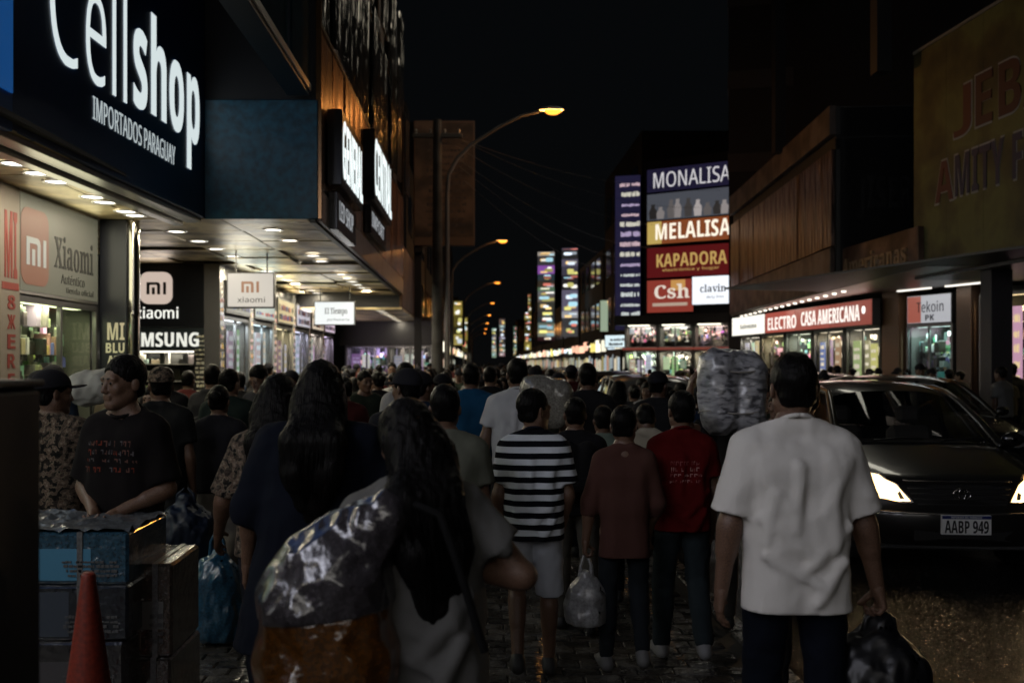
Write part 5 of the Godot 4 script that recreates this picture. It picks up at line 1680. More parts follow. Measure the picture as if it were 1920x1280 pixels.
	if sp.get("bottom", "pants") != "none":
		var bt := {}
		var shorts: bool = sp.get("bottom", "pants") == "shorts"
		var slim: float = sp.get("slim", 0.012)
		lo = Vector3(-0.3, -0.02, -0.3)
		hi = Vector3(0.3, 1.1, 0.3)
		for p in an + kn:
			lo = lo.min(p - Vector3(0.13, 0.1, 0.13))
			hi = hi.max(p + Vector3(0.13, 0.1, 0.13))
		f = Field.new(lo, hi, c)
		for k in 2:
			var s := -1.0 if k == 0 else 1.0
			f.cap(hj[k], kn[k], 0.088 * girth + slim, 0.058 + slim + (0.014 if shorts else 0.0), 0.02, 1.02 if shorts else 0.0)
			f.cap(Vector3(s * 0.07 * hip, 0.93, 0.035), Vector3(s * 0.075 * hip, 0.88, 0.03), 0.09 * girth, 0.085 * girth, 0.03)
			if not shorts:
				f.cap(kn[k], an[k].lerp(kn[k], 0.06), 0.058 + slim, 0.042 + slim * 1.4, 0.02)
				f.cap(kn[k].lerp(an[k], 0.2) + Vector3(0, 0, 0.018), kn[k].lerp(an[k], 0.5) + Vector3(0, 0, 0.012), 0.052 + slim * 0.6, 0.045 + slim, 0.03)
		f.cap(Vector3(-0.065 * hip, 0.95, 0), Vector3(0.065 * hip, 0.95, 0), 0.1 * girth + slim * 0.4, 0.1 * girth + slim * 0.4, 0.04)
		f.rough(crease, 0.007, Vector3(9, 9, 9))
		f.cut(Vector3(0, sp.get("hem", 0.86) + 0.06, 0), Vector3.UP)
		f.net(bt)
		out["shorts" if shorts else "trousers"] = bt
	# shoes
	for k in 2:
		var shoe := {}
		var a: Vector3 = an[k]
		var pitch := 0.5 if a.y > 0.12 else 0.0
		var heel := a + Vector3(0, -0.048, 0.035)
		var toe := a + Vector3((-0.02 if k == 0 else 0.02), -0.05 - 0.12 * pitch, -0.135)
		f = Field.new(Vector3(a.x - 0.12, -0.01, a.z - 0.26), Vector3(a.x + 0.12, a.y + 0.1, a.z + 0.15), 0.009)
		f.cap(heel, toe, 0.042, 0.04, 0.01)
		f.cap(a + Vector3(0, -0.01, 0.01), a + Vector3(0, -0.03, -0.06), 0.043, 0.04, 0.03)
		f.cut(heel + Vector3(0, -0.034, 0), Vector3(0, -1, 0.0 if pitch == 0.0 else -0.5).normalized())
		f.cut(Vector3(0, 0.003, 0), Vector3(0, -1, 0))
		f.net(shoe)
		out["shoe" if k == 0 else "shoe_"] = shoe
	out.joints = {"wrist": wr, "elbow": el, "shoulder": sh, "head": hc, "up": B}
	return out

func work(n: int) -> void:
	made[n] = figure(specs[n])

func mesh_of(a: Dictionary) -> ArrayMesh:
	var arr := []
	arr.resize(Mesh.ARRAY_MAX)
	var v: PackedVector3Array = a.v
	var uv := PackedVector2Array()
	uv.resize(v.size())
	for i in v.size():
		uv[i] = Vector2(v[i].x, -v[i].y)
	arr[Mesh.ARRAY_VERTEX] = v
	arr[Mesh.ARRAY_NORMAL] = a.n
	arr[Mesh.ARRAY_TEX_UV] = uv
	arr[Mesh.ARRAY_INDEX] = a.i
	var m := ArrayMesh.new()
	m.add_surface_from_arrays(Mesh.PRIMITIVE_TRIANGLES, arr)
	return m

func cloth(r: float, g: float, b: float) -> StandardMaterial3D:
	var key := "cloth%f,%f,%f" % [r, g, b]
	if not mats.has(key):
		var m := StandardMaterial3D.new()
		m.albedo_color = lin(r, g, b)
		m.roughness = 0.9
		m.metallic_specular = 0.25
		m.uv1_triplanar = true
		m.uv1_scale = Vector3(14, 14, 14)
		m.albedo_texture = noise_tex("weave", 0, 0)
		m.heightmap_enabled = true
		m.heightmap_texture = noise_tex("fine", 0, 0)
		m.heightmap_scale = 0.04
		mats[key] = m
	return mats[key]

func hair_mat() -> StandardMaterial3D:
	if not mats.has("hair"):
		var m := StandardMaterial3D.new()
		m.albedo_color = lin(0.0045, 0.004, 0.0038)
		m.roughness = 0.42
		m.metallic_specular = 0.2
		m.uv1_triplanar = true
		m.uv1_scale = Vector3(14, 0.9, 14)
		m.heightmap_enabled = true
		m.heightmap_texture = noise_tex("fine", 0, 0)
		m.heightmap_scale = 0.35
		mats["hair"] = m
	return mats["hair"]

# a person of parts: the body, and hair and clothing as its children
func stand(a: Dictionary, sp: Dictionary, label: String) -> Node3D:
	var s: float = sp.h / 1.72
	var o := thing("person", label, "person", Transform3D(Basis(Vector3.UP, sp.get("turn", 0.0)).scaled(Vector3(s, s, s)), Vector3(sp.x, sp.get("y", 0.0), -sp.d)), sp.get("group", ""))
	var colors: Dictionary = sp.get("colors", {})
	var defaults := {"body": sp.get("skin", skin_mat(0)), "hair": hair_mat(), "shirt": cloth(0.05, 0.05, 0.055), "dress": cloth(0.01, 0.012, 0.02), "top": cloth(0.1, 0.1, 0.1), "blouse": cloth(0.2, 0.2, 0.2), "trousers": cloth(0.014, 0.016, 0.022), "shorts": cloth(0.4, 0.42, 0.45), "shoe": mat(0.03, 0.03, 0.03, 0.6), "cap": cloth(0.02, 0.02, 0.025), "eye": mat(0.01, 0.008, 0.006, 0.1), "eyebrow": mat(0.012, 0.01, 0.009, 0.7)}
	for part in a:
		if part == "strands":
			var st := begin()
			for line in a.strands:
				tube(st, Array(line), 0.0013, 3)
			tag(obj("loose_hair", st, hair_mat(), o), "", "", "", "stuff")
			continue
		if part == "joints" or a[part].get("v", PackedVector3Array()).is_empty():
			continue
		var called: String = "shoe" if part == "shoe_" else part
		obj(called, mesh_of(a[part]), colors.get(called, defaults.get(called)), o)
	if sp.get("cell", 0.02) <= 0.012 and a.has("shirt"):    # the ribbed neckband
		var B: Basis = a.joints.up
		var ring := []
		for i in 29:
			var t := TAU * i / 28
			var z := 0.002 + 0.066 * cos(t)
			ring.append(Vector3(0, 0.95, 0) + B * (Vector3(0.064 * sin(t), 1.486 + (z - 0.035) * 0.47, z) - Vector3(0, 0.95, 0)))
		var st := begin()
		tube(st, ring, 0.0085, 8)
		obj("neckband", st, cloth(0.012, 0.012, 0.02) if colors.get("shirt") == mats.get("stripes") else colors.get("shirt", defaults.shirt), o)
	return o

func skin_mat(k: int) -> StandardMaterial3D:
	var key := "skin%d" % k
	if not mats.has(key):
		var m := StandardMaterial3D.new()
		var c: Array = [[0.21, 0.115, 0.072], [0.29, 0.165, 0.11], [0.15, 0.08, 0.05]][k]
		m.albedo_color = lin(c[0], c[1], c[2])
		m.roughness = 0.5
		m.uv1_triplanar = true
		m.uv1_scale = Vector3(6, 6, 6)
		m.albedo_texture = noise_tex("speckle", 0, 0)
		mats[key] = m
	return mats[key]

func image_tex(key: String, im: Image) -> ImageTexture:
	tex[key] = ImageTexture.create_from_image(im)
	return tex[key]

# cloth whose print is a picture over the garment's width and height (uv in metres)
func printed(key: String, im: Image, scale: Vector2, offset: Vector2) -> StandardMaterial3D:
	var m := StandardMaterial3D.new()
	m.roughness = 0.9
	m.metallic_specular = 0.25
	m.albedo_texture = image_tex(key, im)
	m.uv1_scale = Vector3(scale.x, scale.y, 1)
	m.uv1_offset = Vector3(offset.x, offset.y, 0)
	mats[key] = m
	return m

func stripes() -> StandardMaterial3D:
	var im := Image.create_empty(64, 64, false, Image.FORMAT_RGB8)
	var r := RandomNumberGenerator.new()
	r.seed = 4
	for x in 64:
		for y in 64:
			var g := r.randf_range(0.94, 1.0)
			im.set_pixel(x, y, Color(0.82, 0.84, 0.86) * g if y < 33 else Color(0.06, 0.065, 0.09) * g)
	return printed("stripes", im, Vector2(14, 14.6), Vector2(0, 0.3))

func shirt_print(key: String, base: Color, ink: Array, rect: Rect2i, rows: int) -> StandardMaterial3D:
	var im := Image.create_empty(256, 256, false, Image.FORMAT_RGB8)
	im.fill(base)
	var r := RandomNumberGenerator.new()
	r.seed = hash(key)
	for row in rows:
		var y := rect.position.y + row * rect.size.y / rows
		var h := maxi(3, int(rect.size.y / rows * r.randf_range(0.4, 0.75)))
		var inset := r.randi_range(0, rect.size.x / 5)
		var x := rect.position.x + inset
		while x < rect.end.x - inset:
			var w := r.randi_range(3, 7)
			if r.randf() < 0.8:
				var c: Color = ink[r.randi() % ink.size()]
				im.fill_rect(Rect2i(x, y + r.randi_range(0, 2), maxi(1, w / 3), h), c)
				im.fill_rect(Rect2i(x, y + (0 if r.randf() < 0.5 else h - 2), w - 1, 2), c)
				if r.randf() < 0.5: im.fill_rect(Rect2i(x + w - 2, y + h / 3, 1, h / 2), c)
			x += w + 1
	for x in 256:
		for y in 256:
			im.set_pixel(x, y, im.get_pixel(x, y) * r.randf_range(0.88, 1.0))
	return printed(key, im, Vector2(1.25, 1.25), Vector2(0.5, 1.9))   # the picture spans 0.8 m across the chest

func patterned() -> StandardMaterial3D:
	if not mats.has("patterned"):
		ramped("flowers", 0.03, 2, [[0.0, Color(0.12, 0.12, 0.13)], [0.42, Color(0.2, 0.2, 0.2)], [0.5, Color(0.75, 0.7, 0.62)], [0.62, Color(0.5, 0.42, 0.38)], [1.0, Color(0.9, 0.86, 0.8)]])
		var m: StandardMaterial3D = cloth(0.42, 0.4, 0.37).duplicate()
		m.albedo_texture = noise_tex("flowers", 0, 0)
		m.uv1_scale = Vector3(3, 3, 3)
		mats["patterned"] = m
	return mats["patterned"]

func people() -> void:
	var V := func(x: float, y: float, z: float) -> Vector3: return Vector3(x, y, z)
	var hang := [[Vector3(-0.2, -1, 0.06), Vector3(-0.06, -1, -0.16)], [Vector3(0.2, -1, 0.06), Vector3(0.06, -1, -0.16)]]
	var listed := [
		[{"x": -0.16, "d": 3.0, "h": 1.69, "fem": true, "w": 0.98, "lean": 0.16, "side": 0.09, "look": 0.5, "tilt": 0.06, "hair": "long", "hair_side": 0.06, "strands": 260, "hair_to": 1.08, "draped": true, "cell": 0.01, "fine": 0.0055, "hem": 0.84, "sleeve": 0.55, "ease": 0.02, "crease": 0.01,
			"arms": [[Vector3(-0.35, -1, -0.25), Vector3(-0.1, -0.5, -1)], [Vector3(0.72, -0.85, 0.12), Vector3(-1.0, 0.05, -0.42)]], "grip": [1.0, 0.9], "colors": {"shirt": cloth(0.13, 0.127, 0.12), "trousers": cloth(0.012, 0.014, 0.018)}},
			"woman nearest the camera, long dark hair over grey shirt, elbow out, shiny bag"],
		[{"x": -0.68, "d": 4.3, "h": 1.8, "fem": true, "w": 1.1, "girth": 1.12, "lean": 0.02, "hair": "long", "hair_to": 1.16, "strands": 240, "cell": 0.012, "top": "dress", "hem": 0.56, "flare": 0.07, "ease": 0.045, "sleeve": 1.1, "bottom": "none", "stride": 0.06, "crease": 0.012,
			"arms": [[Vector3(-0.4, -1, 0.03), Vector3(-0.12, -1, -0.3)], [Vector3(0.4, -1, 0.03), Vector3(0.0, -0.8, -0.6)]], "colors": {"dress": cloth(0.005, 0.007, 0.014), "shoe": mat(0.02, 0.02, 0.02, 0.5)}},
			"woman in a loose blackish navy dress with very long black hair, seen from behind"],
		[{"x": -0.97, "d": 4.85, "h": 1.735, "fem": true, "lean": 0.03, "look": -0.25, "hair": "long", "hair_to": 1.1, "strands": 180, "top": "blouse", "sleeve": 0.85, "ease": 0.025, "stride": 0.1,
			"arms": [[Vector3(-0.42, -1, -0.1), Vector3(-0.25, -0.75, -0.6)], [Vector3(0.25, -1, 0), Vector3(0, -0.7, -0.7)]], "colors": {"blouse": patterned(), "trousers": cloth(0.02, 0.022, 0.03)}},
			"long haired woman in mottled pale blouse left of the black dress, forearm held forward"],
		[{"x": -1.77, "d": 5.0, "h": 1.83, "w": 0.9, "girth": 0.9, "turn": PI - 0.25, "look": -0.35, "lean": 0.0, "face": true, "cell": 0.012, "fine": 0.0045, "stride": 0.03, "ease": 0.022, "sleeve": 0.85,
			"arms": [[Vector3(-0.26, -1, 0.0), Vector3(0.66, -0.4, -0.66)], [Vector3(0.26, -1, 0.0), Vector3(-0.66, -0.4, -0.66)]], "palm": [Vector3(0.3, 0.9, 0.4), Vector3(-0.3, 0.9, 0.4)], "grip": [0.7, 0.7], "skin": skin_mat(0),
			"colors": {"shirt": shirt_print("dark_print", Color(0.09, 0.075, 0.08), [Color(0.4, 0.28, 0.25), Color(0.35, 0.33, 0.34), Color(0.45, 0.2, 0.15)], Rect2i(80, 60, 96, 52), 4), "trousers": cloth(0.015, 0.02, 0.03)}},
			"man facing the camera, dark printed tee, hands clasped, behind the wrapped cartons"],
		[{"x": -2.45, "d": 5.7, "h": 1.75, "look": -0.8, "hair": "cap", "top": "blouse", "sleeve": 1.1, "ease": 0.03, "stride": 0.05, "colors": {"blouse": patterned(), "trousers": cloth(0.05, 0.045, 0.04)}},
			"person in a dark cap and mottled pale shirt, half hidden by the black cabinet"],
		[{"x": -2.2, "d": 8.8, "h": 1.74, "w": 1.08, "look": -0.3, "cell": 0.015, "fine": 0.008, "stride": 0.1, "ease": 0.025, "colors": {"shirt": cloth(0.012, 0.02, 0.018), "trousers": cloth(0.06, 0.07, 0.08)}},
			"man in blackish green tee heading for the lit shops, left of the long haired women"],
		[{"x": -2.3, "d": 7.2, "h": 1.76, "hair": "cap", "look": 0.4, "cell": 0.015, "fine": 0.008, "colors": {"shirt": cloth(0.015, 0.016, 0.016), "cap": patterned(), "trousers": cloth(0.03, 0.03, 0.03)}},
			"person in mottled cap and black top behind the man with clasped hands"],
		[{"x": -1.98, "d": 7.6, "h": 1.62, "fem": true, "hair": "bun", "cell": 0.016, "fine": 0.008, "colors": {"shirt": cloth(0.02, 0.02, 0.024), "trousers": cloth(0.35, 0.32, 0.28)}},
			"woman in a dark top and pale trousers near the blue bags"],
		[{"x": -2.85, "d": 7.1, "h": 1.7, "lean": 0.55, "nod": -0.4, "turn": 1.2, "cell": 0.016, "fine": 0.008, "colors": {"shirt": cloth(0.03, 0.03, 0.032)}},
			"person bending forward under a white sack, left of the man with clasped hands"],
		[{"x": 0.32, "d": 5.65, "h": 1.645, "w": 0.88, "girth": 0.9, "look": -0.95, "face": true, "draped": true, "cell": 0.011, "fine": 0.005, "sleeve": 0.72, "hem": 0.84, "ease": 0.022, "bottom": "shorts", "stride": -0.13, "crease": 0.008,
			"arms": [[Vector3(-0.22, -1, 0.1), Vector3(0.02, -0.9, -0.45)], [Vector3(0.2, -1, 0.05), Vector3(-0.1, -0.85, -0.5)]], "colors": {"shirt": stripes(), "shorts": cloth(0.5, 0.52, 0.56)}},
			"young man in black and white striped tee and white shorts, face turned right"],
		[{"x": 0.33, "d": 8.2, "h": 1.83, "w": 1.04, "draped": true, "cell": 0.012, "fine": 0.007, "stride": 0.12, "hem": 0.9, "ease": 0.02, "look": 0.1,
			"arms": [[Vector3(-0.3, -1, 0.08), Vector3(-0.05, -1, -0.2)], [Vector3(0.95, -0.9, -0.05), Vector3(-0.15, 1, -0.15)]], "palm": [Vector3(1, 0, 0), Vector3(-0.6, 0.3, -0.7)], "colors": {"shirt": cloth(0.55, 0.56, 0.58), "trousers": cloth(0.015, 0.016, 0.02)}},
			"man in a white tee carrying a clear wrapped parcel on his right shoulder, arm raised"],
		[{"x": -0.06, "d": 9.6, "h": 1.79, "w": 1.08, "cell": 0.014, "fine": 0.008, "colors": {"shirt": cloth(0.012, 0.08, 0.18)}}, "man in a blue tee ahead of the woman with the grey shirt"],
		[{"x": 1.02, "d": 9.2, "h": 1.79, "w": 1.05, "cell": 0.015, "fine": 0.008, "colors": {"shirt": cloth(0.018, 0.018, 0.02)}}, "man in a black tee ahead, right of the wrapped parcel"],
		[{"x": 0.85, "d": 5.75, "h": 1.545, "fem": true, "w": 0.86, "girth": 0.88, "lean": 0.02, "look": -0.35, "cell": 0.011, "fine": 0.0055, "top": "tank", "sleeve": 1.3, "hem": 0.76, "ease": 0.008, "slim": 0.004, "stride": 0.11, "nape": 0.02, "crease": 0.005,
			"arms": [[Vector3(-0.3, -1, 0.04), Vector3(-0.1, -1, -0.1)], [Vector3(0.24, -1, 0.0), Vector3(-0.15, -0.9, -0.5)]], "grip": [1.3, 0.6], "colors": {"top": cloth(0.085, 0.038, 0.03), "trousers": cloth(0.016, 0.02, 0.024), "shoe": mat(0.12, 0.12, 0.12, 0.6)}},
			"short haired woman in brownish pink top and tight jeans, white bag in hand"],
		[{"x": 1.225, "d": 5.95, "h": 1.625, "w": 0.92, "girth": 0.93, "look": 0.15, "draped": true, "cell": 0.011, "fine": 0.0055, "stride": 0.17, "hem": 0.85, "ease": 0.016, "sleeve": 0.6,
			"colors": {"shirt": shirt_print("red_print", Color(0.33, 0.04, 0.045), [Color(0.62, 0.5, 0.48), Color(0.5, 0.3, 0.3)], Rect2i(92, 72, 72, 50), 4), "trousers": cloth(0.025, 0.034, 0.038), "shoe": mat(0.2, 0.2, 0.2, 0.6)}},
			"man in dark red tee with pale print, between the pink top and white tee"],
		[{"x": 1.8, "d": 6.7, "h": 1.66, "w": 1.05, "cell": 0.014, "fine": 0.008, "stride": 0.08, "lean": 0.12,
			"arms": [[Vector3(-0.75, 0.1, 0.35), Vector3(0.1, 1, 0.1)], [Vector3(0.7, -0.2, 0.3), Vector3(-0.2, 1, 0.1)]], "colors": {"shirt": cloth(0.02, 0.018, 0.018), "trousers": cloth(0.09, 0.085, 0.08)}},
			"porter in black hidden under the big grey wrapped bale"],
		[{"x": 1.245, "d": 3.9, "h": 1.83, "w": 1.04, "girth": 0.97, "lean": 0.02, "draped": true, "cell": 0.0085, "fine": 0.0055, "hem": 0.79, "ease": 0.02, "sleeve": 0.84, "stride": 0.08, "crease": 0.008, "nape": 0.015,
			"arms": [[Vector3(-0.26, -1, 0.06), Vector3(-0.1, -1, -0.12)], [Vector3(0.3, -1, 0.02), Vector3(0.24, -1, -0.1)]], "grip": [0.5, 1.35], "skin": skin_mat(0), "colors": {"shirt": cloth(0.74, 0.71, 0.66), "trousers": cloth(0.004, 0.006, 0.012)}},
			"man in plain white tee close to the camera, black bag in his right hand"],
		[{"x": 1.62, "d": 4.95, "h": 1.76, "cell": 0.014, "fine": 0.008, "colors": {"shirt": cloth(0.42, 0.45, 0.46), "trousers": cloth(0.02, 0.02, 0.02)}}, "person in a pale tee mostly hidden behind the man in the white tee"],
		[{"x": 0.66, "d": 6.7, "h": 1.56, "cell": 0.014, "fine": 0.008, "stride": 0.1, "colors": {"shirt": cloth(0.012, 0.012, 0.014), "trousers": cloth(0.13, 0.12, 0.1)}}, "youth in black top with black backpack and khaki trousers, right of the striped tee"],
		[{"x": -0.17, "d": 5.2, "h": 1.68, "cell": 0.013, "fine": 0.008, "ease": 0.022, "colors": {"shirt": cloth(0.13, 0.135, 0.105), "trousers": cloth(0.02, 0.02, 0.02)}}, "person in an olive grey tee just beyond the nearest woman"],
		[{"x": -0.47, "d": 6.6, "h": 1.75, "hair": "cap", "look": 0.8, "w": 1.08, "cell": 0.014, "fine": 0.007, "colors": {"shirt": cloth(0.015, 0.016, 0.02)}}, "man in a black cap and black tee beside the black dress, head turned left"],
		[{"x": 0.93, "d": 7.3, "h": 1.48, "fem": true, "cell": 0.016, "fine": 0.009, "lean": 0.1, "colors": {"shirt": cloth(0.2, 0.26, 0.22)}}, "short person in a grey green top ahead of the pink top"],
		[{"x": 1.3, "d": 7.4, "h": 1.55, "lean": 0.5, "cell": 0.016, "fine": 0.009, "colors": {"shirt": cloth(0.45, 0.4, 0.3)}}, "person stooping in a cream shirt just left of the red tee"],
		[{"x": -2.2, "d": 10.2, "h": 1.78, "turn": PI - 0.5, "nod": -0.45, "face": true, "cell": 0.016, "fine": 0.007, "arms": [[Vector3(-0.2, -1, -0.2), Vector3(0.35, 0.35, -1)], [Vector3(0.2, -1, -0.2), Vector3(-0.35, 0.3, -1)]], "grip": [0.9, 0.9], "colors": {"shirt": cloth(0.03, 0.03, 0.035)}}, "man looking down at a phone near the shop windows, face lit"],
	]
	# kinds for the packed crowd behind, each built once
	var kinds := [
		{"hair": "short"}, {"hair": "short", "w": 1.08, "girth": 1.1, "look": 0.5}, {"hair": "cap", "look": -0.4}, {"hair": "long", "fem": true, "hair_to": 1.2}, {"hair": "bun", "fem": true, "look": 0.3},
		{"hair": "short", "face": true, "look": 0.2, "w": 0.97}, {"hair": "long", "fem": true, "hair_to": 1.3, "look": -0.5, "face": true}, {"hair": "cap", "w": 1.1, "face": true},
	]
	for k in kinds.size():
		kinds[k].merge({"cell": 0.022, "fine": 0.0105, "stride": [0.17, -0.15][k % 2], "ease": 0.022, "h": 1.72, "x": 0.0, "d": 50.0})
	for r in listed:
		specs.append(r[0])
	specs.append_array(kinds)
	made.resize(specs.size())
	var g := WorkerThreadPool.add_group_task(work, specs.size(), -1, true)
	WorkerThreadPool.wait_for_group_task_completion(g)
	for k in listed.size():
		var p := stand(made[k], listed[k][0], listed[k][1])
		carried(k, p, made[k].joints)
	crowd(kinds, listed.size(), listed)

# things the main figures hold or wear
func carried(k: int, p: Node3D, j: Dictionary) -> void:
	match k:
		13:
			bag("white_plastic_bag", "white translucent plastic bag hanging from the hand of the woman in pink", held(p, j, 0, specs[k]), 0.105, 0.3, thin_plastic(), 0.12)
		16:
			bag("black_bag", "black plastic bag in the right hand of the man in the white tee", held(p, j, 1, specs[k]), 0.19, 0.55, mat(0.005, 0.005, 0.006, 0.42), 0.05)
		18:                                                  # backpack
			var f := Field.new(Vector3(-0.25, 0.9, 0.0), Vector3(0.25, 1.5, 0.36), 0.012)
			f.cap(Vector3(-0.07, 1.08, 0.19), Vector3(-0.07, 1.34, 0.17), 0.085, 0.08, 0.04)
			f.cap(Vector3(0.07, 1.08, 0.19), Vector3(0.07, 1.34, 0.17), 0.085, 0.08, 0.04)
			f.cap(Vector3(-0.07, 1.1, 0.27), Vector3(0.07, 1.1, 0.27), 0.045, 0.045, 0.03)
			f.rough(crease, 0.008, Vector3(9, 9, 9))
			var d := {}
			f.net(d)
			obj_world("backpack", mesh_of(d), cloth(0.012, 0.012, 0.013), p, "black backpack on the youth right of the striped tee", "backpack")
		23:
			var st := begin()
			bx(st, -0.04, 0.04, -0.08, 0.08, -0.005, 0.005, 0.003)
			var o := obj_world("phone", st.commit(), mat(0.02, 0.02, 0.02, 0.2), p, "phone held by the man near the shop windows", "phone")
			o.transform = p.transform * Transform3D(Basis(Vector3.RIGHT, -0.7), (j.wrist[0] + j.wrist[1]) / 2.0 + Vector3(0, 0.06, -0.08))
			var e := begin()
			bx(e, -0.036, 0.036, -0.074, 0.074, 0.0051, 0.006)
			obj("phone_screen", e, glow(0.7, 0.8, 1.0, 1.5), o)

func held(p: Node3D, j: Dictionary, k: int, sp: Dictionary) -> Vector3:   # the middle of a closed hand
	var d: Vector3 = sp.arms[k][1].normalized()
	return p.transform * (j.wrist[k] + d * 0.1 + Vector3(0.012 if k == 0 else -0.012, 0, 0))

func obj_world(called: String, m: Mesh, material: Material, p: Node3D, label: String, category: String) -> MeshInstance3D:
	var o := obj(called, m, material)
	o.transform = p.transform
	tag(o, label, category)
	return o

func crowd(kinds: Array, from: int, listed: Array) -> void:
	var shirts := [cloth(0.009, 0.009, 0.011), cloth(0.018, 0.018, 0.02), cloth(0.012, 0.022, 0.045), cloth(0.06, 0.06, 0.06), cloth(0.2, 0.2, 0.19), cloth(0.06, 0.012, 0.012), cloth(0.025, 0.035, 0.025), cloth(0.12, 0.1, 0.07), cloth(0.42, 0.42, 0.42)]
	var named := ["black", "charcoal", "navy", "grey", "light grey", "dark red", "dark green", "tan", "white"]
	var heads := ["short haired person", "stocky man", "person in a cap", "long haired woman", "woman with tied hair", "short haired man facing us", "long haired woman facing us", "man in a cap facing us"]
	var protos := []
	var placed := []
	for r in listed:
		placed.append(Vector2(r[0].x, r[0].d))
	var spots := []
	var r2 := RandomNumberGenerator.new()
	r2.seed = 21
	var tries := 0
	while spots.size() < 262 and tries < 16000:
		tries += 1
		var zone := r2.randf()
		var p := Vector2.ZERO
		var where := ""
		if zone < 0.64:
			p = Vector2(r2.randf_range(-4.6, 1.7), 8.0 + 27.0 * pow(r2.randf(), 1.3))
			where = ("by the shop fronts" if p.x < -3.4 else "under the canopy" if p.x < -2.2 else "left of mid street" if p.x < -0.9 else "in mid street" if p.x < 0.4 else "near the road edge") + (", quite close" if p.y < 11.0 else ", mid distance" if p.y < 16.0 else ", well down" if p.y < 23.0 else ", far off")
		elif zone < 0.78:
			p = Vector2(r2.randf_range(-1.2, 2.2), r2.randf_range(25, 60))
			where = ("left of centre" if p.x < 0.4 else "by the kerb") + (", farther off" if p.y < 42.0 else ", farthest off")
		elif zone < 0.9:
			p = Vector2(r2.randf_range(8.2, 10.4), r2.randf_range(17, 37))
			where = "on the right pavement" + (" by the thick pillar" if p.y < 22.0 else " by the bluish window" if p.y < 27.0 else " under the red sign band" if p.y < 32.0 else " under the white sign")
		else:
			p = Vector2(r2.randf_range(5.0, 6.8), r2.randf_range(15, 40))
			where = "walking beside the cars"
		var ok := true
		for q in placed:
			if q.distance_to(p) < (0.47 if p.y < 20 else 0.42):
				ok = false
				break
		if zone > 0.9 and r2.randf() < 0.6:                 # people threading between the pavement and the queued cars
			p = Vector2(r2.randf_range(1.9, 2.95), r2.randf_range(8.6, 15.8))
			where = "walking by the queued cars"
			ok = placed.all(func(q): return q.distance_to(p) > 0.45)
		# keep the lines of sight to the lit mid-distance figures open, and the cars clear
		if p.x > 1.9 and p.x < 4.9 and where != "walking by the queued cars":
			ok = false
		if ok:
			placed.append(p)
			spots.append([p, where])
	for s in spots.size():
		var p: Vector2 = spots[s][0]
		var where: String = spots[s][1]
		var kind := r2.randi() % 5 if r2.randf() < 0.72 else 5 + r2.randi() % 3
		var shirt := r2.randi() % 9
		if shirt > 6 and r2.randf() < 0.5: shirt = 0
		var o: Node3D
		var h := r2.randf_range(1.6, 1.8) if kind in [0, 1, 2, 5, 7] else r2.randf_range(1.54, 1.68)
		var turn := r2.randf_range(-0.5, 0.5) + (PI if kind >= 5 else 0.0)
		var label := "%s in %s, %s" % [heads[kind], named[shirt], where]
		var x := Transform3D(Basis(Vector3.UP, turn).scaled(Vector3.ONE * h / 1.72), Vector3(p.x, -0.1 if where.begins_with("walking") else 0.0, -p.y))
		if protos.size() <= kind:
			protos.resize(8)
		if protos[kind] == null:
			o = stand(made[from + kind], kinds[kind], label)
			protos[kind] = o
		else:
			o = protos[kind].duplicate()
			o.name = numbered("person")
			add_child(o)
		o.transform = x
		o.set_meta("label", label)
		o.set_meta("group", "pedestrians packed in the crowd")
		for c in o.get_children():
			if c.name == "shirt":
				c.material_override = shirts[shirt]
			elif c.name == "body":
				c.material_override = skin_mat(s % 3)

func blob(cell: float, lo: Vector3, hi: Vector3, caps: Array, rough: float, freq: Vector3, fine := 0.0, part := 0.0) -> ArrayMesh:
	var f := Field.new(lo, hi, cell)
	for c in caps:
		f.cap(c[0], c[1], c[2], c[3], c[4] if c.size() > 4 else 0.04)
	f.rough(crease, rough, freq)
	if fine > 0.0:
		f.folds(pleat, fine, freq * 0.8)
	if part != 0.0:                                          # only what lies above (or, negative, below) a slanting line
		f.cut(Vector3(0, absf(part), 0), Vector3(0.1, -1, 0).normalized() * signf(part))
	f.cut(Vector3(0, lo.y + 0.02, 0), Vector3.DOWN)
	var d := {}
	f.net(d)
	return mesh_of(d)

func film(r: float, g: float, b: float, rough: float) -> StandardMaterial3D:
	var key := "film%f,%f,%f" % [r, g, b]
	if not mats.has(key):
		var m := StandardMaterial3D.new()
		m.albedo_color = lin(r, g, b)
		m.roughness = rough
		m.metallic_specular = 0.8
		m.clearcoat_enabled = true
		m.clearcoat = 0.5
		m.clearcoat_roughness = 0.3
		m.uv1_triplanar = true
		m.uv1_scale = Vector3(2.2, 2.2, 2.2)
		m.heightmap_enabled = true
		m.heightmap_texture = noise_tex("fold", 0, 0)
		m.heightmap_scale = 0.35
		m.albedo_texture = noise_tex("speckle", 0, 0)
		mats[key] = m
	return mats[key]

func gloss(r: float, g: float, b: float) -> StandardMaterial3D:   # thin shiny wrap
	var m: StandardMaterial3D = film(r, g, b, 0.22).duplicate()
	m.clearcoat = 1.0
	m.clearcoat_roughness = 0.14
	m.heightmap_scale = 0.8
	return m

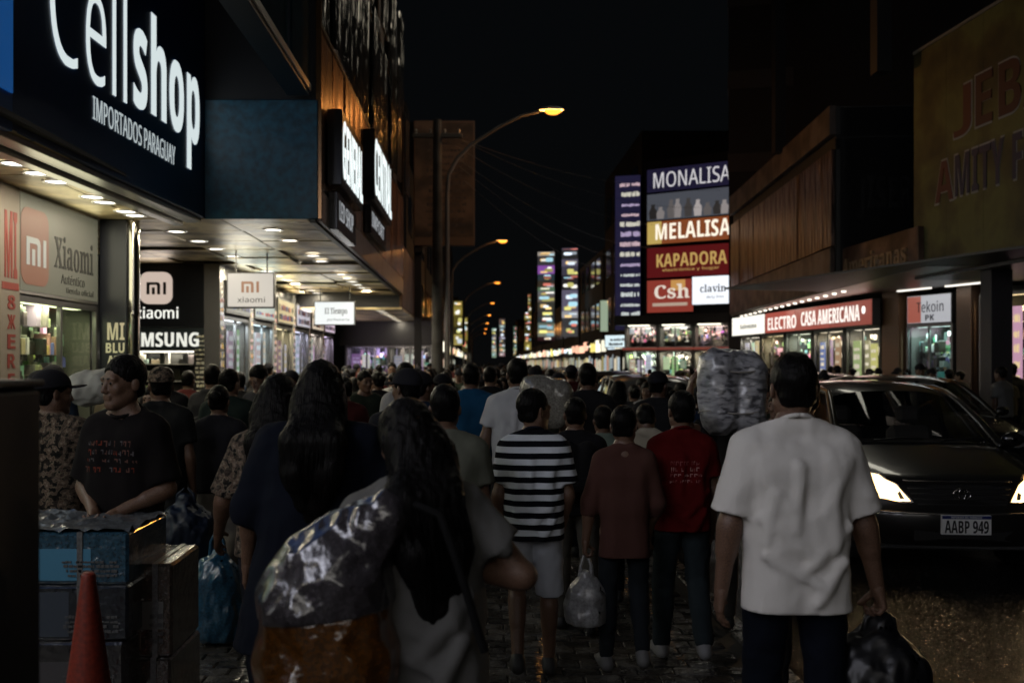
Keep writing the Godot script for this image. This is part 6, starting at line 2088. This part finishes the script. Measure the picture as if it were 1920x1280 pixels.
func carton(label: String, x0: float, x1: float, y0: float, y1: float, d0: float, d1: float, c: Array, turn: float) -> void:
	var o := thing("wrapped_carton", label, "carton", Transform3D(Basis(Vector3.UP, turn), Vector3((x0 + x1) / 2, y0, -(d0 + d1) / 2)), "wrapped cartons stacked at the left")
	var hx := (x1 - x0) / 2
	var hz := (d1 - d0) / 2
	var h := y1 - y0
	box("box", -hx, hx, 0, h, -hz, hz, gloss(c[0], c[1], c[2]), o, 0.012)
	var st := begin()
	st.set_color(Color(c[0] * 2.2, c[1] * 2.2, c[2] * 2.2))
	bx(st, -hx + 0.02, hx * rng.randf_range(-0.2, 0.5), h * 0.08, h * rng.randf_range(0.5, 0.9), hz + 0.0005, hz + 0.0015)
	print_rows(st, hx * 0.1, h * 0.15, hx - 0.04, h * 0.5, 4, hz + 0.002, [Color(0.09, 0.09, 0.09)])
	st.set_color(Color(0.16, 0.16, 0.15))
	bx(st, -hx + 0.06, -hx + 0.2, h * 0.3, h * 0.6, hz + 0.002, hz + 0.003)
	tag(obj("printed_label", st, tinted(), o), "", "", "", "stuff")
	for u in [-0.4, 0.35]:
		box("strap", u * hx - 0.012, u * hx + 0.012, -0.001, h + 0.003, -hz - 0.003, hz + 0.006, film(0.2, 0.2, 0.2, 0.3), o)

func small_things() -> void:
	# black cabinet at the left edge, close to the lens
	var o := thing("black_cabinet", "tall black cabinet at the left edge, very near the camera", "cabinet", Transform3D(Basis(), Vector3(-1.45, 0, -2.15)))
	box("case", -0.38, 0.378, 0.04, 1.74, -0.3, 0.15, mat(0.006, 0.007, 0.008, 0.6), o, 0.015)
	box("lid", -0.385, 0.383, 1.741, 1.76, -0.31, 0.155, mat(0.01, 0.011, 0.012, 0.5), o, 0.006)
	for s in [-0.3, 0.3]:
		box("foot", s - 0.04, s + 0.04, 0, 0.04, -0.25, 0.1, mat(0.01, 0.01, 0.01, 0.7), o)
	# traffic cone
	o = thing("traffic_cone", "tall orange red traffic cone before the wrapped cartons", "traffic cone", Transform3D(Basis(), Vector3(-1.486, 0, -3.8)))
	var st := begin()
	lathe(st, [[0.001, 1.0], [0.02, 1.0], [0.027, 0.99], [0.028, 0.965], [0.15, 0.07], [0.165, 0.045]], 28)
	obj("body", st, grain(mat(0.3, 0.03, 0.01, 0.55), "cone", noise_tex("speckle", 0, 0), Vector3(2, 2, 2)), o)
	box("base", -0.19, 0.19, 0, 0.045, -0.19, 0.19, mat(0.3, 0.03, 0.012, 0.6), o, 0.012)
	# cartons
	carton("blue wrapped carton, topmost of the stack by the traffic cone", -2.2, -1.545, 0.82, 1.05, 4.4, 4.95, [0.03, 0.1, 0.16], 0.0)
	carton("dark wrapped carton, second from the top by the traffic cone", -2.2, -1.55, 0.57, 0.815, 4.4, 4.95, [0.02, 0.025, 0.035], 0.01)
	carton("dark wrapped carton, third from the top by the traffic cone", -2.21, -1.56, 0.3, 0.565, 4.4, 4.95, [0.03, 0.028, 0.03], -0.01)
	carton("dark wrapped carton at the bottom of the stack by the traffic cone", -2.2, -1.55, 0.0, 0.295, 4.4, 4.95, [0.015, 0.03, 0.05], 0.008)
	carton("brown wrapped carton, upper one of the lower stack beside the tall stack", -1.66, -1.42, 0.44, 0.87, 4.6, 5.1, [0.08, 0.06, 0.045], 0.03)
	carton("brown wrapped carton, lower one of the low stack beside the tall stack", -1.66, -1.42, 0.0, 0.435, 4.6, 5.1, [0.07, 0.06, 0.05], 0.0)
	# crumpled clear film over the top of the stack
	st = begin()
	var rows := []
	for i in 15:
		var line := []
		for k in 25:
			var x := -2.205 + k / 24.0 * 0.666
			var z := -4.393 - i / 14.0 * 0.565
			line.append(Vector3(x, 1.058 + 0.014 * crease.get_noise_2d(x * 14, z * 14) + 0.02 * pleat.get_noise_2d(x * 8, z * 8), z))
		rows.append(line)
	sheet(st, rows, false, true)
	tag(obj("film_wrap", st, film(0.16, 0.18, 0.2, 0.15)), "crumpled clear film over the blue topmost carton", "plastic film")
	# blue bags
	bag("blue_plastic_bag", "bright blue plastic bag with knotted handles on the paving", Vector3(-1.67, 0, -6.4), 0.15, 0.58, film(0.02, 0.11, 0.2, 0.25), 0.14)
	bag("dark_blue_bag", "big dark blue bag behind the cartons", Vector3(-2.02, 0, -6.9), 0.2, 0.85, mat(0.006, 0.014, 0.035, 0.45), 0.08)
	# white sack by the bending person
	var m := blob(0.014, Vector3(-0.2, -0.18, -0.2), Vector3(0.2, 0.18, 0.2), [[Vector3(-0.06, 0, 0), Vector3(0.06, 0.02, 0), 0.12, 0.11]], 0.02, Vector3(9, 9, 9), 0.008)
	var b := obj("white_sack", m, cloth(0.45, 0.45, 0.42))
	tag(b, "white crumpled sack on the back of the bending person", "sack")
	b.position = Vector3(-2.66, 1.62, -6.9)
	# shiny bag of the nearest woman, with a strap over her shoulder
	o = thing("shoulder_bag", "shiny clear wrapped bag with an amber lower half on the nearest woman's left side", "bag", Transform3D(Basis.from_scale(Vector3(0.9, 0.95, 0.9)), Vector3(-0.43, 0.8, -2.88)))
	var caps := [[Vector3(-0.05, 0.12, 0), Vector3(0.05, 0.15, 0), 0.175, 0.175, 0.08], [Vector3(-0.04, 0.32, 0), Vector3(0.03, 0.38, 0), 0.17, 0.16, 0.08], [Vector3(0.0, 0.4, 0), Vector3(0.12, 0.53, 0), 0.15, 0.09], [Vector3(0.12, 0.53, 0), Vector3(0.2, 0.6, 0.02), 0.085, 0.05]]
	m = blob(0.008, Vector3(-0.32, -0.12, -0.3), Vector3(0.34, 0.75, 0.3), caps, 0.012, Vector3(6, 4, 6), 0.03, 0.3)
	obj("clear_wrap", m, gloss(0.07, 0.062, 0.068), o)
	m = blob(0.008, Vector3(-0.32, -0.12, -0.3), Vector3(0.34, 0.75, 0.3), caps, 0.012, Vector3(6, 4, 6), 0.022, -0.306)
	obj("amber_base", m, gloss(0.15, 0.055, 0.007), o)
	st = begin()
	tube(st, [Vector3(0.18, 0.57, 0.03), Vector3(0.26, 0.63, 0.02), Vector3(0.36, 0.60, 0.06), Vector3(0.42, 0.45, 0.1), Vector3(0.5, 0.2, 0.1)], 0.014, 8)
	obj("strap", st, cloth(0.006, 0.006, 0.006), o)
	# parcel on the white-shirted man's shoulder, and the porter's bale
	m = blob(0.012, Vector3(-0.3, -0.3, -0.25), Vector3(0.3, 0.3, 0.25), [[Vector3(-0.1, 0.08, 0), Vector3(0.1, 0.05, 0), 0.11, 0.1], [Vector3(-0.05, 0.05, 0), Vector3(-0.02, -0.12, 0), 0.12, 0.1], [Vector3(0.1, 0.05, 0), Vector3(0.07, -0.13, 0), 0.1, 0.09]], 0.01, Vector3(6, 4, 6), 0.02)
	b = obj("wrapped_parcel", m, gloss(0.4, 0.38, 0.33))
	tag(b, "clear wrapped pale parcel on the shoulder of the man in the white tee", "parcel")
	b.position = Vector3(0.56, 1.5, -8.05)
	o = thing("wrapped_bale", "big grey plastic wrapped bale carried on a porter's shoulder above the red tee", "bale", Transform3D(Basis(Vector3.UP, 0.2).scaled(Vector3(0.9, 1.0, 0.9)), Vector3(1.63, 1.37, -6.35)))
	m = blob(0.009, Vector3(-0.3, -0.05, -0.28), Vector3(0.3, 0.6, 0.28), [[Vector3(-0.1, 0.1, 0), Vector3(-0.12, 0.38, 0), 0.13, 0.13, 0.03], [Vector3(0.1, 0.1, 0), Vector3(0.12, 0.37, 0), 0.13, 0.12, 0.03], [Vector3(-0.1, 0.4, 0), Vector3(0.1, 0.4, 0), 0.1, 0.1]], 0.012, Vector3(7, 6, 7), 0.016)
	obj("wrapping", m, bale_film(), o)
	for y in [0.12, 0.38]:
		st = begin()
		var ring := []
		for i in 25:
			var a := TAU * i / 24
			ring.append(Vector3(cos(a) * 0.25, y + 0.01 * sin(a * 3), sin(a) * 0.15))
		tube(st, ring, 0.006, 6)
		obj("cord", st, mat(0.3, 0.28, 0.25, 0.6), o)

func thin_plastic() -> StandardMaterial3D:
	var m: StandardMaterial3D = film(0.5, 0.5, 0.5, 0.3).duplicate()
	m.backlight_enabled = true
	m.backlight = Color(0.5, 0.5, 0.5)
	return m

func bale_film() -> StandardMaterial3D:
	ramped("bale", 0.035, 4, [[0.0, Color(0.2, 0.2, 0.21)], [0.36, Color(0.4, 0.4, 0.42)], [0.44, Color(0.72, 0.72, 0.73)], [0.7, Color(0.85, 0.85, 0.85)], [1.0, Color(0.95, 0.95, 0.95)]])
	var m: StandardMaterial3D = film(0.62, 0.62, 0.64, 0.3).duplicate()
	m.albedo_texture = noise_tex("bale", 0, 0)
	m.uv1_scale = Vector3(0.9, 2.6, 0.9)
	return m

func bag(called: String, label: String, at: Vector3, r: float, h: float, m: StandardMaterial3D, handles: float) -> void:
	if at.y > 0.4:                                          # held by its handles
		at.y -= h + handles
	var o := thing(called, label, "bag", Transform3D(Basis(), at))
	var me := blob(0.01, Vector3(-r * 1.6, 0.0, -r * 1.6), Vector3(r * 1.6, h * 1.15, r * 1.6), [[Vector3(-r * 0.25, r * 0.8, 0), Vector3(-r * 0.2, h - r, 0), r * 0.85, r * 0.8], [Vector3(r * 0.25, r * 0.8, 0), Vector3(r * 0.2, h - r, 0), r * 0.85, r * 0.75], [Vector3(0, h - r, 0), Vector3(0, h, 0), r * 0.8, r * 0.25]], 0.018, Vector3(10, 6, 10), 0.011)
	obj("sack", me, m, o)
	for s in [-1.0, 1.0]:
		var st := begin()
		tube(st, [Vector3(s * r * 0.3, h * 0.93, 0), Vector3(s * r * 0.28, h + handles * 0.5, 0.01), Vector3(s * 0.012, h + handles, 0.0)], [0.02, 0.011, 0.008], 8)
		obj("handle", st, m, o)

# ---- a distance field on a grid, meshed as surface nets -------------------------------------------
class Field:
	var o: Vector3
	var c: float
	var nx: int
	var ny: int
	var nz: int
	var v := PackedFloat32Array()

	func _init(lo: Vector3, hi: Vector3, cell: float):
		o = lo
		c = cell
		nx = int(ceil((hi.x - lo.x) / c)) + 1
		ny = int(ceil((hi.y - lo.y) / c)) + 1
		nz = int(ceil((hi.z - lo.z) / c)) + 1
		v.resize(nx * ny * nz)
		v.fill(1000.0)

	func span(lo: Vector3, hi: Vector3) -> Array:
		var a := (lo - o) / c
		var b := (hi - o) / c
		return [clampi(int(floor(a.x)), 0, nx - 1), clampi(int(floor(a.y)), 0, ny - 1), clampi(int(floor(a.z)), 0, nz - 1),
			clampi(int(ceil(b.x)), 0, nx - 1), clampi(int(ceil(b.y)), 0, ny - 1), clampi(int(ceil(b.z)), 0, nz - 1)]

	# a tapered capsule; cut_at: nothing past the plane through cut_at that faces along cut_n
	func cap(a: Vector3, b: Vector3, ra: float, rb: float, k := 0.02, cut := 0.0) -> void:
		var m := maxf(ra, rb) + k + 2.0 * c
		var mm := Vector3(m, m, m)
		var s := span(a.min(b) - mm, a.max(b) + mm)
		var ba := b - a
		var l2 := maxf(ba.length_squared(), 1e-9)
		var ln := sqrt(l2)
		var dr := rb - ra
		var k4 := 0.25 / k
		for z in range(s[2], s[5] + 1):
			for y in range(s[1], s[4] + 1):
				var i: int = (z * ny + y) * nx + s[0]
				var p := Vector3(o.x + s[0] * c, o.y + y * c, o.z + z * c) - a
				for x in range(s[0], s[3] + 1):
					var t := p.dot(ba) / l2
					var h := clampf(t, 0.0, 1.0)
					var d := (p - ba * h).length() - ra - dr * h
					if cut > 0.0:
						d = maxf(d, (t - cut) * ln)
					var w := v[i]
					var q := k - absf(d - w)
					v[i] = minf(d, w) - (q * q * k4 if q > 0.0 else 0.0)
					i += 1
					p.x += c

	func ell(at: Vector3, b: Basis, r: Vector3, k := 0.01) -> void:
		_ell(at, b, r, k, false)

	func carve(at: Vector3, b: Basis, r: Vector3, k := 0.01) -> void:
		_ell(at, b, r, k, true)

	func _ell(at: Vector3, b: Basis, r: Vector3, k: float, take: bool) -> void:
		var m := maxf(r.x, maxf(r.y, r.z)) + k + 2.0 * c
		var mm := Vector3(m, m, m)
		var s := span(at - mm, at + mm)
		var inv := b.transposed()
		var small := minf(r.x, minf(r.y, r.z))
		var k4 := 0.25 / k
		for z in range(s[2], s[5] + 1):
			for y in range(s[1], s[4] + 1):
				var i: int = (z * ny + y) * nx + s[0]
				var p := Vector3(o.x + s[0] * c, o.y + y * c, o.z + z * c) - at
				for x in range(s[0], s[3] + 1):
					var u := inv * p
					var e := u / r
					var l := e.length()
					var d := (l - 1.0) * small
					if l > 0.01:
						d = l * (l - 1.0) / (e / r).length()
					var w := v[i]
					if take:
						d = -d
						var q := k - absf(d - w)
						v[i] = maxf(d, w) + (q * q * k4 if q > 0.0 else 0.0)
					else:
						var q := k - absf(d - w)
						v[i] = minf(d, w) - (q * q * k4 if q > 0.0 else 0.0)
					i += 1
					p.x += c

	# keeps what lies on the side of the plane its normal points away from
	func cut(at: Vector3, n: Vector3) -> void:
		for z in nz:
			for y in ny:
				var i: int = (z * ny + y) * nx
				var d := (o + Vector3(0, y * c, z * c) - at).dot(n)
				for x in nx:
					if v[i] < 900.0:
						v[i] = maxf(v[i], d)
					d += c * n.x
					i += 1

	func rough(noise: FastNoiseLite, amp: float, f: Vector3) -> void:
		var band := 3.0 * c + amp
		for z in nz:
			for y in ny:
				var i: int = (z * ny + y) * nx
				for x in nx:
					if absf(v[i]) < band:
						v[i] += amp * noise.get_noise_3d((o.x + x * c) * f.x, (o.y + y * c) * f.y, (o.z + z * c) * f.z)
					i += 1

	# folds that only stand out, so that cloth never sinks into what it covers
	func folds(noise: FastNoiseLite, amp: float, f: Vector3) -> void:
		var band := 3.0 * c + amp
		for z in nz:
			for y in ny:
				var i: int = (z * ny + y) * nx
				for x in nx:
					if absf(v[i]) < band:
						v[i] -= amp * (0.5 + 0.5 * noise.get_noise_3d((o.x + x * c) * f.x, (o.y + y * c) * f.y, (o.z + z * c) * f.z))
					i += 1

	func net(out: Dictionary) -> void:
		if not out.has("v"):
			out.v = PackedVector3Array()
			out.n = PackedVector3Array()
			out.i = PackedInt32Array()
		var vs: PackedVector3Array = out.v
		var tri: PackedInt32Array = out.i
		var base := vs.size()
		var id := PackedInt32Array()
		id.resize(v.size())
		id.fill(-1)
		var sy := nx
		var sz := nx * ny
		var far := 2.2 * c
		for z in nz - 1:
			for y in ny - 1:
				var i: int = z * sz + y * sy - 1
				for x in nx - 1:
					i += 1
					var a := v[i]
					if a > far or a < -far:
						continue
					var b := v[i + 1]
					var d := v[i + sy]
					var e := v[i + sy + 1]
					var f := v[i + sz]
					var g := v[i + sz + 1]
					var h := v[i + sz + sy]
					var j := v[i + sz + sy + 1]
					var m := int(a < 0.0) + int(b < 0.0) + int(d < 0.0) + int(e < 0.0) + int(f < 0.0) + int(g < 0.0) + int(h < 0.0) + int(j < 0.0)
					if m == 0 or m == 8:
						continue
					var sum := Vector3.ZERO
					var n := 0
					if (a < 0.0) != (b < 0.0): sum += Vector3(a / (a - b), 0, 0); n += 1
					if (d < 0.0) != (e < 0.0): sum += Vector3(d / (d - e), 1, 0); n += 1
					if (f < 0.0) != (g < 0.0): sum += Vector3(f / (f - g), 0, 1); n += 1
					if (h < 0.0) != (j < 0.0): sum += Vector3(h / (h - j), 1, 1); n += 1
					if (a < 0.0) != (d < 0.0): sum += Vector3(0, a / (a - d), 0); n += 1
					if (b < 0.0) != (e < 0.0): sum += Vector3(1, b / (b - e), 0); n += 1
					if (f < 0.0) != (h < 0.0): sum += Vector3(0, f / (f - h), 1); n += 1
					if (g < 0.0) != (j < 0.0): sum += Vector3(1, g / (g - j), 1); n += 1
					if (a < 0.0) != (f < 0.0): sum += Vector3(0, 0, a / (a - f)); n += 1
					if (b < 0.0) != (g < 0.0): sum += Vector3(1, 0, b / (b - g)); n += 1
					if (d < 0.0) != (h < 0.0): sum += Vector3(0, 1, d / (d - h)); n += 1
					if (e < 0.0) != (j < 0.0): sum += Vector3(1, 1, e / (e - j)); n += 1
					id[i] = vs.size()
					vs.append(o + (Vector3(x, y, z) + sum / n) * c)
					if y and z and (a < 0.0) != (b < 0.0):
						quad(tri, id[i], id[i - sy], id[i - sy - sz], id[i - sz], a < 0.0)
					if x and z and (a < 0.0) != (d < 0.0):
						quad(tri, id[i], id[i - sz], id[i - sz - 1], id[i - 1], a < 0.0)
					if x and y and (a < 0.0) != (f < 0.0):
						quad(tri, id[i], id[i - 1], id[i - 1 - sy], id[i - sy], a < 0.0)
		# normals: the mean of the faces round each vertex
		var ns: PackedVector3Array = out.n
		ns.resize(vs.size())
		var from: int = out.get("done", 0)
		for t in range(from, tri.size(), 3):
			var p := tri[t]
			var q := tri[t + 1]
			var r := tri[t + 2]
			var fn := (vs[r] - vs[p]).cross(vs[q] - vs[p])
			ns[p] += fn
			ns[q] += fn
			ns[r] += fn
		for t in range(base, ns.size()):
			ns[t] = ns[t].normalized()
		out.v = vs
		out.n = ns
		out.i = tri
		out.done = tri.size()

	func quad(tri: PackedInt32Array, a: int, b: int, d: int, e: int, inside: bool) -> void:
		if a < 0 or b < 0 or d < 0 or e < 0:
			return
		if inside:
			tri.append_array([a, d, b, a, e, d])
		else:
			tri.append_array([a, b, d, a, d, e])
